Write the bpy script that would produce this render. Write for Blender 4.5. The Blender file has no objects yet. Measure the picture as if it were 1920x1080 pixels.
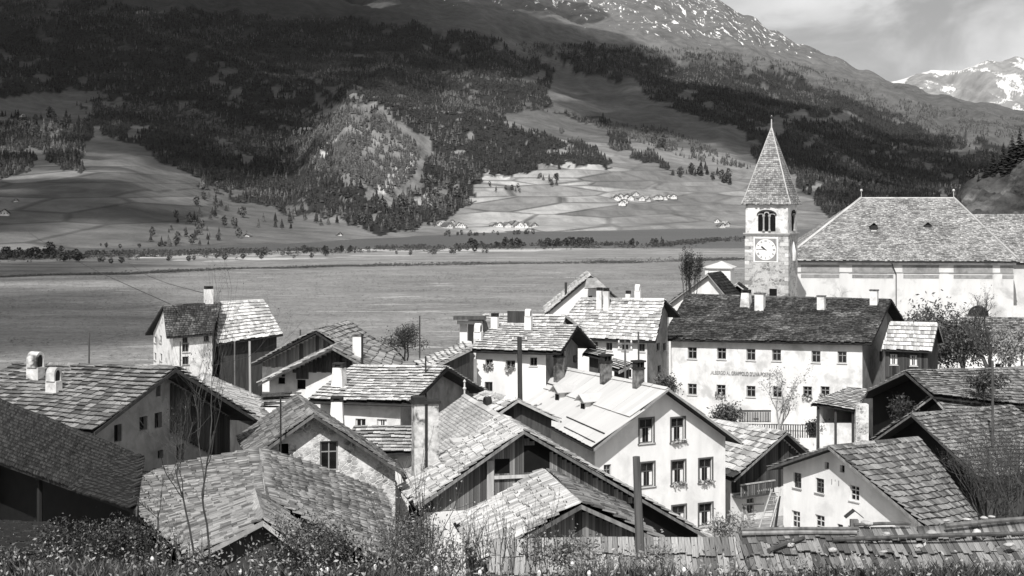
import bpy, math, random
import numpy as np
from mathutils import Vector, Matrix

random.seed(11)
rng = np.random.default_rng(11)
scene = bpy.context.scene
COL = scene.collection

# ---------------------------------------------------------------- camera
CZ = 26.0            # camera height, metres; the village lies 20 to 25 m below the meadow brow
F = 3045.0           # focal length in pixels of a 1920 px wide picture
HY = 360.0           # row of the horizon in that picture
cam = bpy.data.cameras.new('camera')
cam.sensor_width = 36.0
cam.lens = F / 1920.0 * 36.0
cam.shift_y = (HY - 540.0) / 1920.0
cam.clip_start = 0.5
cam.clip_end = 40000.0
cam_o = bpy.data.objects.new('camera', cam)
COL.objects.link(cam_o)
cam_o.location = (0, 0, CZ)
cam_o.rotation_euler = (math.radians(90), 0, 0)
scene.camera = cam_o

# ---------------------------------------------------------------- sun and sky
SUN_AZ = math.radians(13)     # sun behind the camera, 13 degrees to its left
SUN_EL = math.radians(46)
SUN = np.array([-math.sin(SUN_AZ) * math.cos(SUN_EL), -math.cos(SUN_AZ) * math.cos(SUN_EL), math.sin(SUN_EL)])
sun = bpy.data.lights.new('sun', 'SUN')
sun.energy = 5.0
sun.angle = math.radians(0.53)
sun.color = (1.0, 0.99, 0.975)
sun_o = bpy.data.objects.new('sun', sun)
COL.objects.link(sun_o)
sun_o.rotation_euler = Vector(SUN).to_track_quat('Z', 'Y').to_euler()
sun_o.location = (-40, -90, 140)

world = bpy.data.worlds.new('World')
scene.world = world
world.use_nodes = True
wn, wl = world.node_tree.nodes, world.node_tree.links
wn.clear()
w_out = wn.new('ShaderNodeOutputWorld')
w_bg = wn.new('ShaderNodeBackground')
w_bg.inputs['Strength'].default_value = 0.088
w_sky = wn.new('ShaderNodeTexSky')
w_sky.sky_type = 'NISHITA'
w_sky.sun_disc = False
w_sky.sun_elevation = SUN_EL
w_sky.sun_rotation = math.pi + SUN_AZ
w_bw = wn.new('ShaderNodeSeparateColor')           # black and white film behind an orange filter: the blue sky goes dark
w_geo = wn.new('ShaderNodeTexCoord')
w_map = wn.new('ShaderNodeMapping')
w_map.inputs['Scale'].default_value = (1.0, 1.0, 1.9)
w_map.inputs['Location'].default_value = (7.7, 3.1, 2.2)
w_n1 = wn.new('ShaderNodeTexNoise')
w_n1.inputs['Scale'].default_value = 9.5
w_n1.inputs['Detail'].default_value = 8
w_n1.inputs['Roughness'].default_value = 0.52
w_n1.inputs['Distortion'].default_value = 0.35
w_r1 = wn.new('ShaderNodeMapRange')
w_r1.interpolation_type = 'SMOOTHSTEP'
w_r1.inputs['From Min'].default_value = 0.36
w_r1.inputs['From Max'].default_value = 0.54
w_r1.inputs['To Min'].default_value = 0.0
w_r1.inputs['To Max'].default_value = 1.0
w_n2 = wn.new('ShaderNodeTexNoise')
w_n2.inputs['Scale'].default_value = 13.0
w_n2.inputs['Detail'].default_value = 6
w_r2 = wn.new('ShaderNodeMapRange')
w_r2.inputs['From Min'].default_value = 0.3
w_r2.inputs['From Max'].default_value = 0.7
w_r2.inputs['To Min'].default_value = 6.0
w_r2.inputs['To Max'].default_value = 9.2          # lit cumulus
w_mul = wn.new('ShaderNodeMath')
w_mul.operation = 'MULTIPLY_ADD'                   # thin veil over the clear sky
w_mul.inputs[1].default_value = 0.72
w_mul.inputs[2].default_value = 1.0
w_mix = wn.new('ShaderNodeMix')
w_mix.data_type = 'FLOAT'
wl.new(w_sky.outputs[0], w_bw.inputs[0])
wl.new(w_bw.outputs[0], w_mul.inputs[0])
wl.new(w_geo.outputs['Generated'], w_map.inputs[0])
wl.new(w_map.outputs[0], w_n1.inputs['Vector'])
wl.new(w_map.outputs[0], w_n2.inputs['Vector'])
wl.new(w_n1.outputs[0], w_r1.inputs['Value'])
wl.new(w_n2.outputs[0], w_r2.inputs['Value'])
wl.new(w_r1.outputs[0], w_mix.inputs['Factor'])
wl.new(w_mul.outputs[0], w_mix.inputs['A'])
wl.new(w_r2.outputs[0], w_mix.inputs['B'])
wl.new(w_mix.outputs['Result'], w_bg.inputs['Color'])
wl.new(w_bg.outputs[0], w_out.inputs[0])

scene.view_settings.view_transform = 'Standard'
scene.view_settings.look = 'None'
scene.view_settings.exposure = 0.14
scene.view_settings.gamma = 1.0
scene.view_settings.use_curve_mapping = False
scene.render.engine = 'CYCLES'
scene.cycles.max_bounces = 5
scene.cycles.diffuse_bounces = 3
scene.cycles.transparent_max_bounces = 14
scene.cycles.use_denoising = True

# ---------------------------------------------------------------- helpers
def A(*v): return np.array(v, float)
def U(p, d):
    """the point at depth d (metres) that a viewer at the brow sees at p"""
    return A((p[0] - 960) / F * d, d, CZ + (HY - p[1]) / F * d)
def proj(q): return (960 + F * q[0] / q[1], HY - F * (q[2] - CZ) / q[1])
def ray_plane(p, o, n):
    dr = A((p[0] - 960) / F, 1.0, (HY - p[1]) / F)
    c = A(0, 0, CZ)
    t = np.dot(n, o - c) / np.dot(n, dr)
    return c + dr * t
def unit(v): return v / max(np.linalg.norm(v), 1e-9)
UP = A(0, 0, 1)

def hash2(ix, iy, seed=0):
    h = (ix.astype(np.int64) * 374761393 + iy.astype(np.int64) * 668265263 + seed * 144269) & 0xffffffff
    h = ((h ^ (h >> 13)) * 1274126177) & 0xffffffff
    return ((h ^ (h >> 16)) & 0xffff) / 65535.0
def vnoise(x, y, seed=0):
    x, y = np.asarray(x, float), np.asarray(y, float)
    ix, iy = np.floor(x), np.floor(y)
    fx, fy = x - ix, y - iy
    fx, fy = fx * fx * (3 - 2 * fx), fy * fy * (3 - 2 * fy)
    a, b = hash2(ix, iy, seed), hash2(ix + 1, iy, seed)
    c, d = hash2(ix, iy + 1, seed), hash2(ix + 1, iy + 1, seed)
    return (a * (1 - fx) + b * fx) * (1 - fy) + (c * (1 - fx) + d * fx) * fy
def fbm(x, y, octv=4, seed=0, gain=0.5):
    s, a, t = 0.0, 1.0, 0.0
    for k in range(octv):
        s = s + a * vnoise(np.asarray(x) * 2 ** k, np.asarray(y) * 2 ** k, seed + k * 17)
        t += a
        a *= gain
    return s / t

def link(o, parent=None, kind=None):
    COL.objects.link(o)
    if parent is not None:
        o.parent = parent
        if parent.type == 'EMPTY':
            o.matrix_parent_inverse = Matrix.Translation(-parent.location)
    if kind: o['kind'] = kind
    return o
def tag(o, label, cat, group=None):
    o['label'] = label
    o['category'] = cat
    if group: o['group'] = group
    return o
def thing(name, loc, label, cat, group=None):
    o = bpy.data.objects.new(name, None)
    o.empty_display_size = 0.5
    o.location = Vector(loc)
    COL.objects.link(o)
    return tag(o, label, cat, group)

def big_mesh(name, V, Q, mat, smooth=False):
    """mesh from numpy arrays; Q holds faces of one size"""
    V = np.asarray(V, np.float32)
    Q = np.asarray(Q, np.int32)
    me = bpy.data.meshes.new(name)
    n = Q.shape[1]
    me.vertices.add(len(V)); me.vertices.foreach_set('co', V.ravel())
    me.loops.add(Q.size); me.loops.foreach_set('vertex_index', Q.ravel())
    me.polygons.add(len(Q))
    me.polygons.foreach_set('loop_start', np.arange(0, Q.size, n, dtype=np.int32))
    me.polygons.foreach_set('loop_total', np.full(len(Q), n, np.int32))
    if smooth: me.polygons.foreach_set('use_smooth', np.ones(len(Q), bool))
    me.update(calc_edges=True)
    if mat: me.materials.append(mat)
    return me
def big_obj(name, V, Q, mat, parent=None, kind=None, smooth=False):
    return link(bpy.data.objects.new(name, big_mesh(name, V, Q, mat, smooth)), parent, kind)

BOXQ = np.array([(0, 3, 2, 1), (4, 5, 6, 7), (0, 1, 5, 4), (1, 2, 6, 5), (2, 3, 7, 6), (3, 0, 4, 7)])
class MB:
    def __init__(s): s.v, s.f = [], []
    def box(s, o, ex, ey, ez):
        """box from corner o along three edge vectors"""
        o, ex, ey, ez = map(np.asarray, (o, ex, ey, ez))
        if np.dot(np.cross(ex, ey), ez) < 0: o, ex = o + ex, -ex
        k = len(s.v)
        b = [o, o + ex, o + ex + ey, o + ey]
        s.v += b + [q + ez for q in b]
        s.f += [tuple(int(i) + k for i in q) for q in BOXQ]
        return s
    def cbox(s, c, ux, uy, uz, sx, sy, sz):
        """box centred at c with unit axes and sizes"""
        ex, ey, ez = ux * sx, uy * sy, uz * sz
        return s.box(np.asarray(c) - (ex + ey + ez) / 2, ex, ey, ez)
    def poly(s, pts):
        k = len(s.v); s.v += [np.asarray(p) for p in pts]; s.f.append(tuple(range(k, k + len(pts)))); return s
    def slab(s, pts, down):
        """closed slab: polygon pts extruded by vector down"""
        k, n = len(s.v), len(pts)
        s.v += [np.asarray(p) for p in pts] + [np.asarray(p) + down for p in pts]
        s.f.append(tuple(range(k, k + n)))
        s.f.append(tuple(range(k + 2 * n - 1, k + n - 1, -1)))
        for i in range(n):
            j = (i + 1) % n
            s.f.append((k + i, k + n + i, k + n + j, k + j))
        return s
    def tube(s, pts, radii, n=6, cap=True):
        pts = [np.asarray(p, float) for p in pts]
        k = len(s.v)
        for i, p in enumerate(pts):
            t = unit(pts[min(i + 1, len(pts) - 1)] - pts[max(i - 1, 0)])
            a = unit(np.cross(t, A(0.31, 0.2, 0.93) if abs(t[2]) < 0.8 else A(1, 0.1, 0)))
            b = np.cross(t, a)
            for q in range(n):
                w = 2 * math.pi * q / n
                s.v.append(p + radii[i] * (math.cos(w) * a + math.sin(w) * b))
        for i in range(len(pts) - 1):
            for q in range(n):
                r = (q + 1) % n
                s.f.append((k + i * n + q, k + i * n + r, k + (i + 1) * n + r, k + (i + 1) * n + q))
        if cap:
            s.f.append(tuple(range(k + n - 1, k - 1, -1)))
            s.f.append(tuple(range(k + (len(pts) - 1) * n, k + len(pts) * n)))
        return s
    def lathe(s, c, prof, n=12, ax=None):
        """profile of (radius, height) turned about the vertical through c"""
        c = np.asarray(c, float)
        k = len(s.v)
        for r, h in prof:
            for q in range(n):
                w = 2 * math.pi * q / n
                s.v.append(c + A(r * math.cos(w), r * math.sin(w), h))
        for i in range(len(prof) - 1):
            for q in range(n):
                r = (q + 1) % n
                s.f.append((k + i * n + q, k + i * n + r, k + (i + 1) * n + r, k + (i + 1) * n + q))
        s.f.append(tuple(range(k + n - 1, k - 1, -1)))
        s.f.append(tuple(range(k + (len(prof) - 1) * n, k + len(prof) * n)))
        return s
    def obj(s, name, mat, parent=None, kind=None, smooth=False):
        me = bpy.data.meshes.new(name)
        me.from_pydata([tuple(float(c) for c in p) for p in s.v], [], s.f)
        if smooth:
            me.polygons.foreach_set('use_smooth', np.ones(len(me.polygons), bool))
        me.update()
        me.materials.append(mat)
        return link(bpy.data.objects.new(name, me), parent, kind)

# ---------------------------------------------------------------- materials
def nmath(nt, op, a, b=None, c=None):
    n = nt.nodes.new('ShaderNodeMath'); n.operation = op
    for i, x in enumerate((a, b, c)):
        if x is None: continue
        if isinstance(x, (int, float)): n.inputs[i].default_value = x
        else: nt.links.new(x, n.inputs[i])
    return n.outputs[0]
def nnoise(nt, vec, scale, detail=5, rough=0.55, dist=0.0):
    n = nt.nodes.new('ShaderNodeTexNoise')
    n.inputs['Scale'].default_value = scale
    n.inputs['Detail'].default_value = detail
    n.inputs['Roughness'].default_value = rough
    n.inputs['Distortion'].default_value = dist
    nt.links.new(vec, n.inputs['Vector'])
    return n.outputs[0]
def nrange(nt, v, a, b, c, d, smooth=False):
    n = nt.nodes.new('ShaderNodeMapRange')
    if smooth: n.interpolation_type = 'SMOOTHSTEP'
    nt.links.new(v, n.inputs['Value'])
    for k, x in zip(('From Min', 'From Max', 'To Min', 'To Max'), (a, b, c, d)): n.inputs[k].default_value = x
    return n.outputs[0]
def nmap(nt, vec, sc):
    n = nt.nodes.new('ShaderNodeMapping')
    n.inputs['Scale'].default_value = sc
    nt.links.new(vec, n.inputs['Vector'])
    return n.outputs[0]
def new_mat(name, rough=0.9, spec=0.15):
    m = bpy.data.materials.new(name)
    m.use_nodes = True
    nt = m.node_tree
    b = nt.nodes['Principled BSDF']
    b.inputs['Roughness'].default_value = rough
    b.inputs['Specular IOR Level'].default_value = spec
    return m, nt, b
def coords(nt, which='Object'):
    return nt.nodes.new('ShaderNodeTexCoord').outputs[which]
def grey(nt, b, val):
    c = nt.nodes.new('ShaderNodeCombineColor')
    for i, k in enumerate((1.0, 0.99, 0.975)):
        nt.links.new(nmath(nt, 'MULTIPLY', val, k), c.inputs[i])
    nt.links.new(c.outputs[0], b.inputs['Base Color'])
def bump(nt, b, h, strength, dist):
    n = nt.nodes.new('ShaderNodeBump')
    n.inputs['Strength'].default_value = strength
    n.inputs['Distance'].default_value = dist
    nt.links.new(h, n.inputs['Height'])
    nt.links.new(n.outputs[0], b.inputs['Normal'])
def rand_node(nt):
    o = nt.nodes.new('ShaderNodeObjectInfo').outputs['Random']
    g = nt.nodes.new('ShaderNodeNewGeometry').outputs['Random Per Island']
    return nmath(nt, 'FRACT', nmath(nt, 'ADD', o, g))
def gmat(name, v, var=0.25, scale=3.0, stretch=(1, 1, 1), rnd=0.0, rough=0.9, bmp=0.0, bdist=0.03, spots=0.0, spot_scale=0.5, spec=0.15, detail=6):
    m, nt, b = new_mat(name, rough, spec)
    co = coords(nt)
    n = nnoise(nt, nmap(nt, co, stretch), scale, detail, 0.6)
    val = nmath(nt, 'MULTIPLY', nrange(nt, n, 0.28, 0.72, 1 - var, 1 + var), v)
    if rnd:
        val = nmath(nt, 'MULTIPLY', val, nrange(nt, rand_node(nt), 0, 1, 1 - rnd, 1 + rnd))
    if spots:
        s = nnoise(nt, co, spot_scale, 7, 0.62, 0.4)
        val = nmath(nt, 'MULTIPLY', val, nrange(nt, s, 0.48, 0.66, 1.0, 1 - spots, True))
    grey(nt, b, val)
    if bmp: bump(nt, b, n, bmp, bdist)
    return m

M = {}
M['white'] = gmat('lime_plaster_white', 0.68, 0.15, 1.3, (1, 1, 0.35), rough=0.95, bmp=0.3, bdist=0.03, spots=0.30, spot_scale=0.55)
M['white_clean'] = gmat('lime_plaster_clean', 0.74, 0.11, 1.1, (1, 1, 0.3), rough=0.95, bmp=0.25, bdist=0.02, spots=0.16, spot_scale=0.4)
M['white_old'] = gmat('lime_plaster_flaking', 0.66, 0.14, 2.2, rough=0.95, bmp=0.5, bdist=0.03, spots=0.5, spot_scale=0.7)
M['grey_and_shade_plaster'] = gmat('grey_and_shade_plaster', 0.27, 0.25, 1.2, rough=0.95, bmp=0.4, bdist=0.03, spots=0.4, spot_scale=0.6)  # real grey plaster, and shade coloured onto right-facing gables of white houses
M['stone'] = gmat('church_stone', 0.36, 0.2, 2.5, rough=0.95, bmp=0.6, bdist=0.05)
M['quoin'] = gmat('quoin_stone', 0.40, 0.2, 4, rnd=0.55, rough=0.95, bmp=0.4)
M['wood_dark'] = gmat('weathered_wood_dark', 0.05, 0.45, 5, (1, 1, 0.12), rnd=0.6, bmp=0.5)
M['wood_mid'] = gmat('weathered_wood', 0.14, 0.5, 5, (1, 1, 0.1), rnd=0.65, bmp=0.5)
M['wood_light'] = gmat('bleached_wood', 0.36, 0.35, 5, (1, 1, 0.1), rnd=0.3, bmp=0.4)
M['beam'] = gmat('roof_timber', 0.025, 0.4, 4, rnd=0.3)
M['fascia'] = gmat('bleached_verge_board', 0.34, 0.3, 4, rnd=0.3)
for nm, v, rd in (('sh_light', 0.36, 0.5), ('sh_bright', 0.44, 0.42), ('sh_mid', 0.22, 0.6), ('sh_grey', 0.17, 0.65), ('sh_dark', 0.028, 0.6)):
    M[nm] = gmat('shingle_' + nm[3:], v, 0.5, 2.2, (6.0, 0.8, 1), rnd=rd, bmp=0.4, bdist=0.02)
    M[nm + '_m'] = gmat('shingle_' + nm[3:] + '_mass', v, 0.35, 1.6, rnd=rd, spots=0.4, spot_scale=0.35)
M['moss_roof'] = gmat('mossy_fine_shingle', 0.050, 0.5, 0.9, (0.35, 1, 1.6), rnd=0.55, spots=-1.4, spot_scale=0.45)
M['slate'] = gmat('fine_roof_tile', 0.40, 0.2, 0.9, rnd=0.25, spots=0.25, spot_scale=0.3)
M['church_tile'] = gmat('church_wood_tile', 0.31, 0.3, 0.8, (0.4, 1, 1.5), rnd=0.4, spots=0.3, spot_scale=0.3)
M['metal'] = gmat('painted_roof_sheet', 0.50, 0.06, 0.7, rnd=0.06, rough=0.55, spots=0.12, spot_scale=0.4)
M['metal_dark'] = gmat('dark_iron', 0.03, 0.2, 5, rough=0.6, spec=0.4)
M['glass'] = gmat('window_glass', 0.012, 0.4, 1.5, rough=0.12, spec=0.5)
M['void'] = gmat('painted_dark_inside', 0.008, 0.3, 2)  # near-black colour standing in for the shade inside openings and barns
M['frame_light'] = gmat('white_window_frame', 0.55, 0.1, 5, rough=0.7)
M['frame_dark'] = gmat('brown_window_frame', 0.10, 0.2, 5, rough=0.7)
M['frame_mid'] = gmat('grey_window_frame', 0.26, 0.2, 5, rough=0.7)
M['curtain'] = gmat('curtain', 0.7, 0.1, 6)
M['soot'] = gmat('sooty_chimney_cap', 0.03, 0.3, 5)
M['brick'] = gmat('sooty_chimney_stone', 0.15, 0.6, 3, rough=0.95, bmp=0.8, bdist=0.05, spots=0.7, spot_scale=1.2)
M['stack'] = gmat('stained_stack', 0.5, 0.35, 3, rough=0.95, bmp=0.9, bdist=0.06, spots=0.85, spot_scale=1.3)
M['paint_black'] = gmat('sign_paint', 0.16, 0.15, 5)
M['flower'] = gmat('window_flowers', 0.30, 0.6, 9, rnd=0.6)
M['leaf'] = gmat('leaf_green', 0.075, 0.3, 2, rnd=0.7, rough=0.6, spec=0.35)
M['leaf_light'] = gmat('leaf_young', 0.22, 0.3, 2, rnd=0.6, rough=0.6, spec=0.3)
M['leaf_dark'] = gmat('leaf_dark', 0.035, 0.3, 2, rnd=0.7, rough=0.6, spec=0.3)
M['bark'] = gmat('bark', 0.055, 0.4, 5, (1, 1, 0.3), bmp=0.5)
M['bark_light'] = gmat('bark_pale', 0.24, 0.3, 6, (1, 1, 0.3))
M['grass_blade'] = gmat('grass_blade', 0.06, 0.3, 2, rnd=0.8, rough=0.7)
M['straw'] = gmat('dry_stalk', 0.34, 0.3, 5, rnd=0.4)
M['puff'] = gmat('dandelion_puff', 0.75, 0.1, 8)
M['conifer'] = gmat('conifer_needles', 0.030, 0.35, 0.02, rnd=0.5)
M['larch'] = gmat('larch_needles', 0.072, 0.35, 0.02, rnd=0.5)
M['rock_stone'] = gmat('roof_stone', 0.38, 0.3, 5, rnd=0.3)
M['earth'] = gmat('trodden_earth', 0.26, 0.3, 0.8, bmp=0.4)

def rubble_mat(name, v, cell, mortar, contrast=0.35):
    m, nt, b = new_mat(name, 0.95)
    co = coords(nt)
    vo = nt.nodes.new('ShaderNodeTexVoronoi')
    vo.inputs['Scale'].default_value = cell
    nt.links.new(nmap(nt, co, (1, 1, 1.6)), vo.inputs['Vector'])
    vd = nt.nodes.new('ShaderNodeTexVoronoi')
    vd.feature = 'DISTANCE_TO_EDGE'
    vd.inputs['Scale'].default_value = cell
    nt.links.new(nmap(nt, co, (1, 1, 1.6)), vd.inputs['Vector'])
    sep = nt.nodes.new('ShaderNodeSeparateColor')
    nt.links.new(vo.outputs['Color'], sep.inputs[0])
    st = nmath(nt, 'MULTIPLY', nrange(nt, sep.outputs[0], 0, 1, 1 - contrast, 1 + contrast), v)
    k = nrange(nt, vd.outputs['Distance'], 0.02, 0.09, 0, 1, True)
    pat = nrange(nt, nnoise(nt, co, 1.1, 5), 0.40, 0.58, 0, 1, True)     # plaster still covers part of the stones
    k2 = nmath(nt, 'MULTIPLY', k, pat)
    mx = nt.nodes.new('ShaderNodeMix'); mx.data_type = 'FLOAT'
    nt.links.new(k2, mx.inputs['Factor']); mx.inputs['A'].default_value = mortar; nt.links.new(st, mx.inputs['B'])
    val = nmath(nt, 'MULTIPLY', mx.outputs['Result'], nrange(nt, nnoise(nt, co, 6, 5), 0.3, 0.7, 0.82, 1.15))
    grey(nt, b, val)
    bump(nt, b, k2, 0.6, 0.05)
    return m
M['endgrain'] = gmat('end_grain_and_gap_shade', 0.02, 0.4, 4)  # end grain blackened to draw the shaded gaps between shingle courses
M['church_plaster'] = gmat('church_plaster', 0.60, 0.10, 0.7, (1, 1, 0.25), rough=0.95, bmp=0.3, bdist=0.03, spots=0.28, spot_scale=0.3)
M['rubble'] = rubble_mat('rubble_wall', 0.34, 3.4, 0.66, 0.5)
M['tower_stone'] = rubble_mat('tower_masonry', 0.30, 2.0, 0.46, 0.5)

# ================================================================ THE SETTING: ground, lake, mountains
LAKE_Z = -38.0 + CZ
def near_h(x, y):
    """height of the brow, the slope below it, the village floor and the lake meadow"""
    ys = [0, 5, 8, 9.6, 11, 13, 18, 25, 40, 60, 80, 100, 140, 220, 400, 650, 900, 1150, 1500]
    zs = [-1.8, -1.97, -2.13, -2.31, -2.78, -3.7, -6.3, -9.2, -14.2, -18.6, -21.0, -22.8, -24.3, -25.3, -29.0, -34.0, -36.6, -38.4, -42]
    z = np.interp(y, ys, zs)
    k = np.clip((y - 15) / 400, 0, 1)
    z = z + (fbm(x / 60, y / 60, 4, 3) - 0.5) * 3.2 * k * np.clip((1000 - y) / 300, 0, 1)
    z = z + (fbm(x / 1.3, y / 1.3, 3, 8) - 0.5) * 0.16 * np.clip((30 - y) / 15, 0, 1)
    z = z + (fbm(x / 9, y / 9, 3, 5) - 0.5) * 0.5 * np.clip((y - 14) / 10, 0, 1) * np.clip((300 - y) / 100, 0, 1)
    return z + CZ

NS_PX = [-800, 0, 250, 600, 900, 1240, 1400, 1700, 3000]
NS_D = [900, 930, 985, 1060, 1150, 1185, 1360, 1450, 1450]       # near lake shore
FS_D = [1000, 1060, 1100, 1250, 1420, 1600, 1650, 1660, 1660]    # far lake shore
def px_of(x, y): return 960 + F * x / np.maximum(y, 1)

KOFF = [0, 150, 350, 600, 900, 1300, 2000, 3000, 4200, 6000]
KTAB = {
    -700: (469, 430, 370, 330, 300, 240, 110, -40, -140, -220),
    0:    (469, 428, 362, 312, 296, 232, 110, -20, -120, -200),
    220:  (467, 428, 352, 305, 292, 236, 112, -20, -120, -200),
    330:  (462, 428, 372, 335, 300, 240, 116, -10, -110, -200),
    440:  (457, 428, 400, 362, 312, 244, 118, 0, -100, -200),
    550:  (453, 430, 408, 368, 315, 250, 120, 0, -100, -200),
    610:  (452, 430, 402, 345, 262, 245, 124, 8, -90, -180),
    660:  (451, 430, 392, 300, 212, 216, 128, 16, -85, -160),
    760:  (448, 430, 392, 296, 204, 208, 130, 20, -80, -150),
    850:  (446, 428, 388, 306, 220, 214, 140, 30, -60, -130),
    950:  (441, 424, 380, 318, 240, 224, 150, 42, -50, -115),
    1080: (437, 415, 370, 305, 280, 240, 160, 62, -24, -76),
    1200: (434, 412, 374, 322, 292, 248, 165, 76, -6, -50),
    1340: (431, 412, 380, 338, 308, 264, 190, 110, 40, -2),
    1400: (431, 413, 383, 345, 316, 275, 204, 132, 72, 36),
    1450: (431, 414, 386, 350, 324, 285, 216, 150, 100, 70),
    1500: (430, 416, 390, 358, 334, 292, 228, 165, 120, 94),
    1560: (430, 418, 395, 366, 345, 302, 242, 182, 138, 114),
    1620: (430, 419, 398, 374, 352, 312, 254, 200, 160, 140),
    1680: (430, 420, 400, 380, 360, 320, 266, 216, 182, 166),
    1760: (430, 421, 403, 386, 368, 330, 277, 232, 200, 186),
    1840: (430, 422, 406, 392, 376, 339, 289, 246, 214, 200),
    1920: (430, 422, 408, 396, 382, 346, 300, 258, 228, 215),
    2300: (430, 424, 412, 402, 392, 362, 330, 300, 280, 270),
    3200: (430, 424, 414, 406, 398, 374, 345, 320, 300, 290)}
KPX = np.array(sorted(KTAB))
KY = np.array([KTAB[k] for k in sorted(KTAB)], float)
def far_row(px, off):
    """picture row of the far valley side at column px and distance off beyond the far shore (smooth in both)"""
    px, off = np.broadcast_arrays(np.asarray(px, float), np.asarray(off, float))
    t = np.interp(off, KOFF, np.arange(len(KOFF)))
    i = np.clip(np.floor(t).astype(int), 0, len(KOFF) - 2)
    f = t - i
    f = f * f * (3 - 2 * f) * 0.35 + f * 0.65
    j = np.clip(np.searchsorted(KPX, px, side='right') - 1, 0, len(KPX) - 2)
    g = np.clip((px - KPX[j]) / (KPX[j + 1] - KPX[j]), 0, 1)
    g = g * g * (3 - 2 * g)
    a = KY[j, i] * (1 - f) + KY[j, i + 1] * f
    b = KY[j + 1, i] * (1 - f) + KY[j + 1, i + 1] * f
    return a * (1 - g) + b * g
def far_h(x, y):
    px = px_of(x, y)
    off = y - np.interp(px, NS_PX, FS_D)
    row = far_row(px, np.clip(off, 0, 6000))
    z = (HY - row) / F * y
    z = np.where(off < 0, z + off * 0.05, z)
    z = np.where(off > 6000, z - (off - 6000) * 0.45, z)
    amp = np.clip(off / 900, 0, 1)
    hi = np.clip((off - 900) / 2500, 0, 1)
    n1 = fbm(x / 420, y / 420, 5, 21) - 0.5
    rid = 1 - np.abs(2 * fbm(x / 330 + 0.4 * y / 900, y / 900, 5, 33) - 1)
    z = z + n1 * 46 * amp + (rid - 0.6) * 170 * hi * (1 - 0.65 * np.clip((off - 3000) / 2500, 0, 1))
    z = z + (fbm(x / 45, y / 45, 3, 41) - 0.5) * 7 * np.clip(off / 250, 0, 1)
    # ribs and gullies running down the sunlit knob
    kb = np.clip(1 - np.abs(px - 665) / 130, 0, 1) ** 0.6 * np.clip((off - 250) / 200, 0, 1) * np.clip((1150 - off) / 200, 0, 1)
    rb = 1 - np.abs(2 * fbm((x + 0.75 * y) / 70, (y - 0.5 * x) / 400, 4, 71) - 1)
    z = z + (rb - 0.55) * 46 * kb
    # terraces on the farmed slope between the lake and the wood
    fld = np.clip((px - 860) / 60, 0, 1) * np.clip((1420 - px) / 80, 0, 1) * np.clip(off / 60, 0, 1) * np.clip((700 - off) / 150, 0, 1)
    st = 7.0
    zt = np.floor((z + 2 * n1) / st) * st
    fr = (z + 2 * n1) / st - np.floor((z + 2 * n1) / st)
    z = z * (1 - fld * 0.75) + (zt - 2 * n1 + st * np.clip((fr - 0.72) / 0.28, 0, 1) ** 2) * fld * 0.75
    return z + CZ

def inpoly(px, py, poly):
    px, py = np.asarray(px, float), np.asarray(py, float)
    r = np.zeros(px.shape, bool)
    n = len(poly)
    for i in range(n):
        (x0, y0), (x1, y1) = poly[i], poly[(i + 1) % n]
        c = ((y0 > py) != (y1 > py)) & (px < (x1 - x0) * (py - y0) / ((y1 - y0) if y1 != y0 else 1e-9) + x0)
        r ^= c
    return r
WOODS = [   # stands of forest, outlined on the hillside
    [(-700, 180), (0, 210), (60, 230), (200, 236), (240, 250), (160, 262), (150, 330), (90, 300), (0, 345), (-700, 380)],
    [(160, 258), (250, 262), (330, 320), (420, 362), (520, 398), (610, 402), (640, 330), (600, 262), (640, 205), (560, 160), (300, 150), (150, 190)],
    [(575, 325), (620, 350), (690, 366), (745, 385), (792, 335), (796, 285), (800, 262), (720, 208), (640, 200), (760, 198), (850, 212), (950, 232), (1060, 255), (1140, 300), (1130, 318), (1060, 312), (1000, 330), (900, 330), (880, 385), (800, 425), (690, 440), (640, 402), (600, 398)],
    [(1000, 205), (1140, 225), (1150, 285), (1290, 335), (1250, 318), (1180, 255), (1050, 215)],
    [(-700, -50), (400, 20), (700, 40), (900, 70), (1000, 110), (1040, 150), (1020, 200), (940, 225), (800, 200), (650, 190), (500, 180), (300, 170), (-700, 200)],
    [(1010, 90), (1200, 90), (1330, 110), (1480, 135), (1600, 190), (1760, 250), (1850, 262), (2000, 300), (2000, 420), (1700, 420), (1560, 420), (1500, 330), (1420, 300), (1380, 240), (1230, 200), (1180, 150), (1060, 140)],
    [(1500, 320), (1580, 300), (1640, 350), (1640, 420), (1560, 400)],
]
def wooded(px, row):
    # ragged edges and glades
    w1 = fbm(np.asarray(px) / 34, np.asarray(row) / 22, 4, 201) - 0.5
    w2 = fbm(np.asarray(px) / 34, np.asarray(row) / 22, 4, 231) - 0.5
    r = np.zeros(np.shape(px), bool)
    for p in WOODS: r |= inpoly(px + w1 * 62, row + w2 * 34, p)
    return r & (fbm(np.asarray(px) / 26, np.asarray(row) / 15, 4, 251) < 0.66)
LIGHT_WOOD = [[(960, 80), (1300, 90), (1500, 120), (1700, 190), (1930, 225), (1930, 262), (1760, 250), (1600, 190), (1480, 135), (1330, 110), (1000, 110)],
              [(1080, 225), (1250, 240), (1420, 320), (1290, 300), (1150, 250)]]

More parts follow.
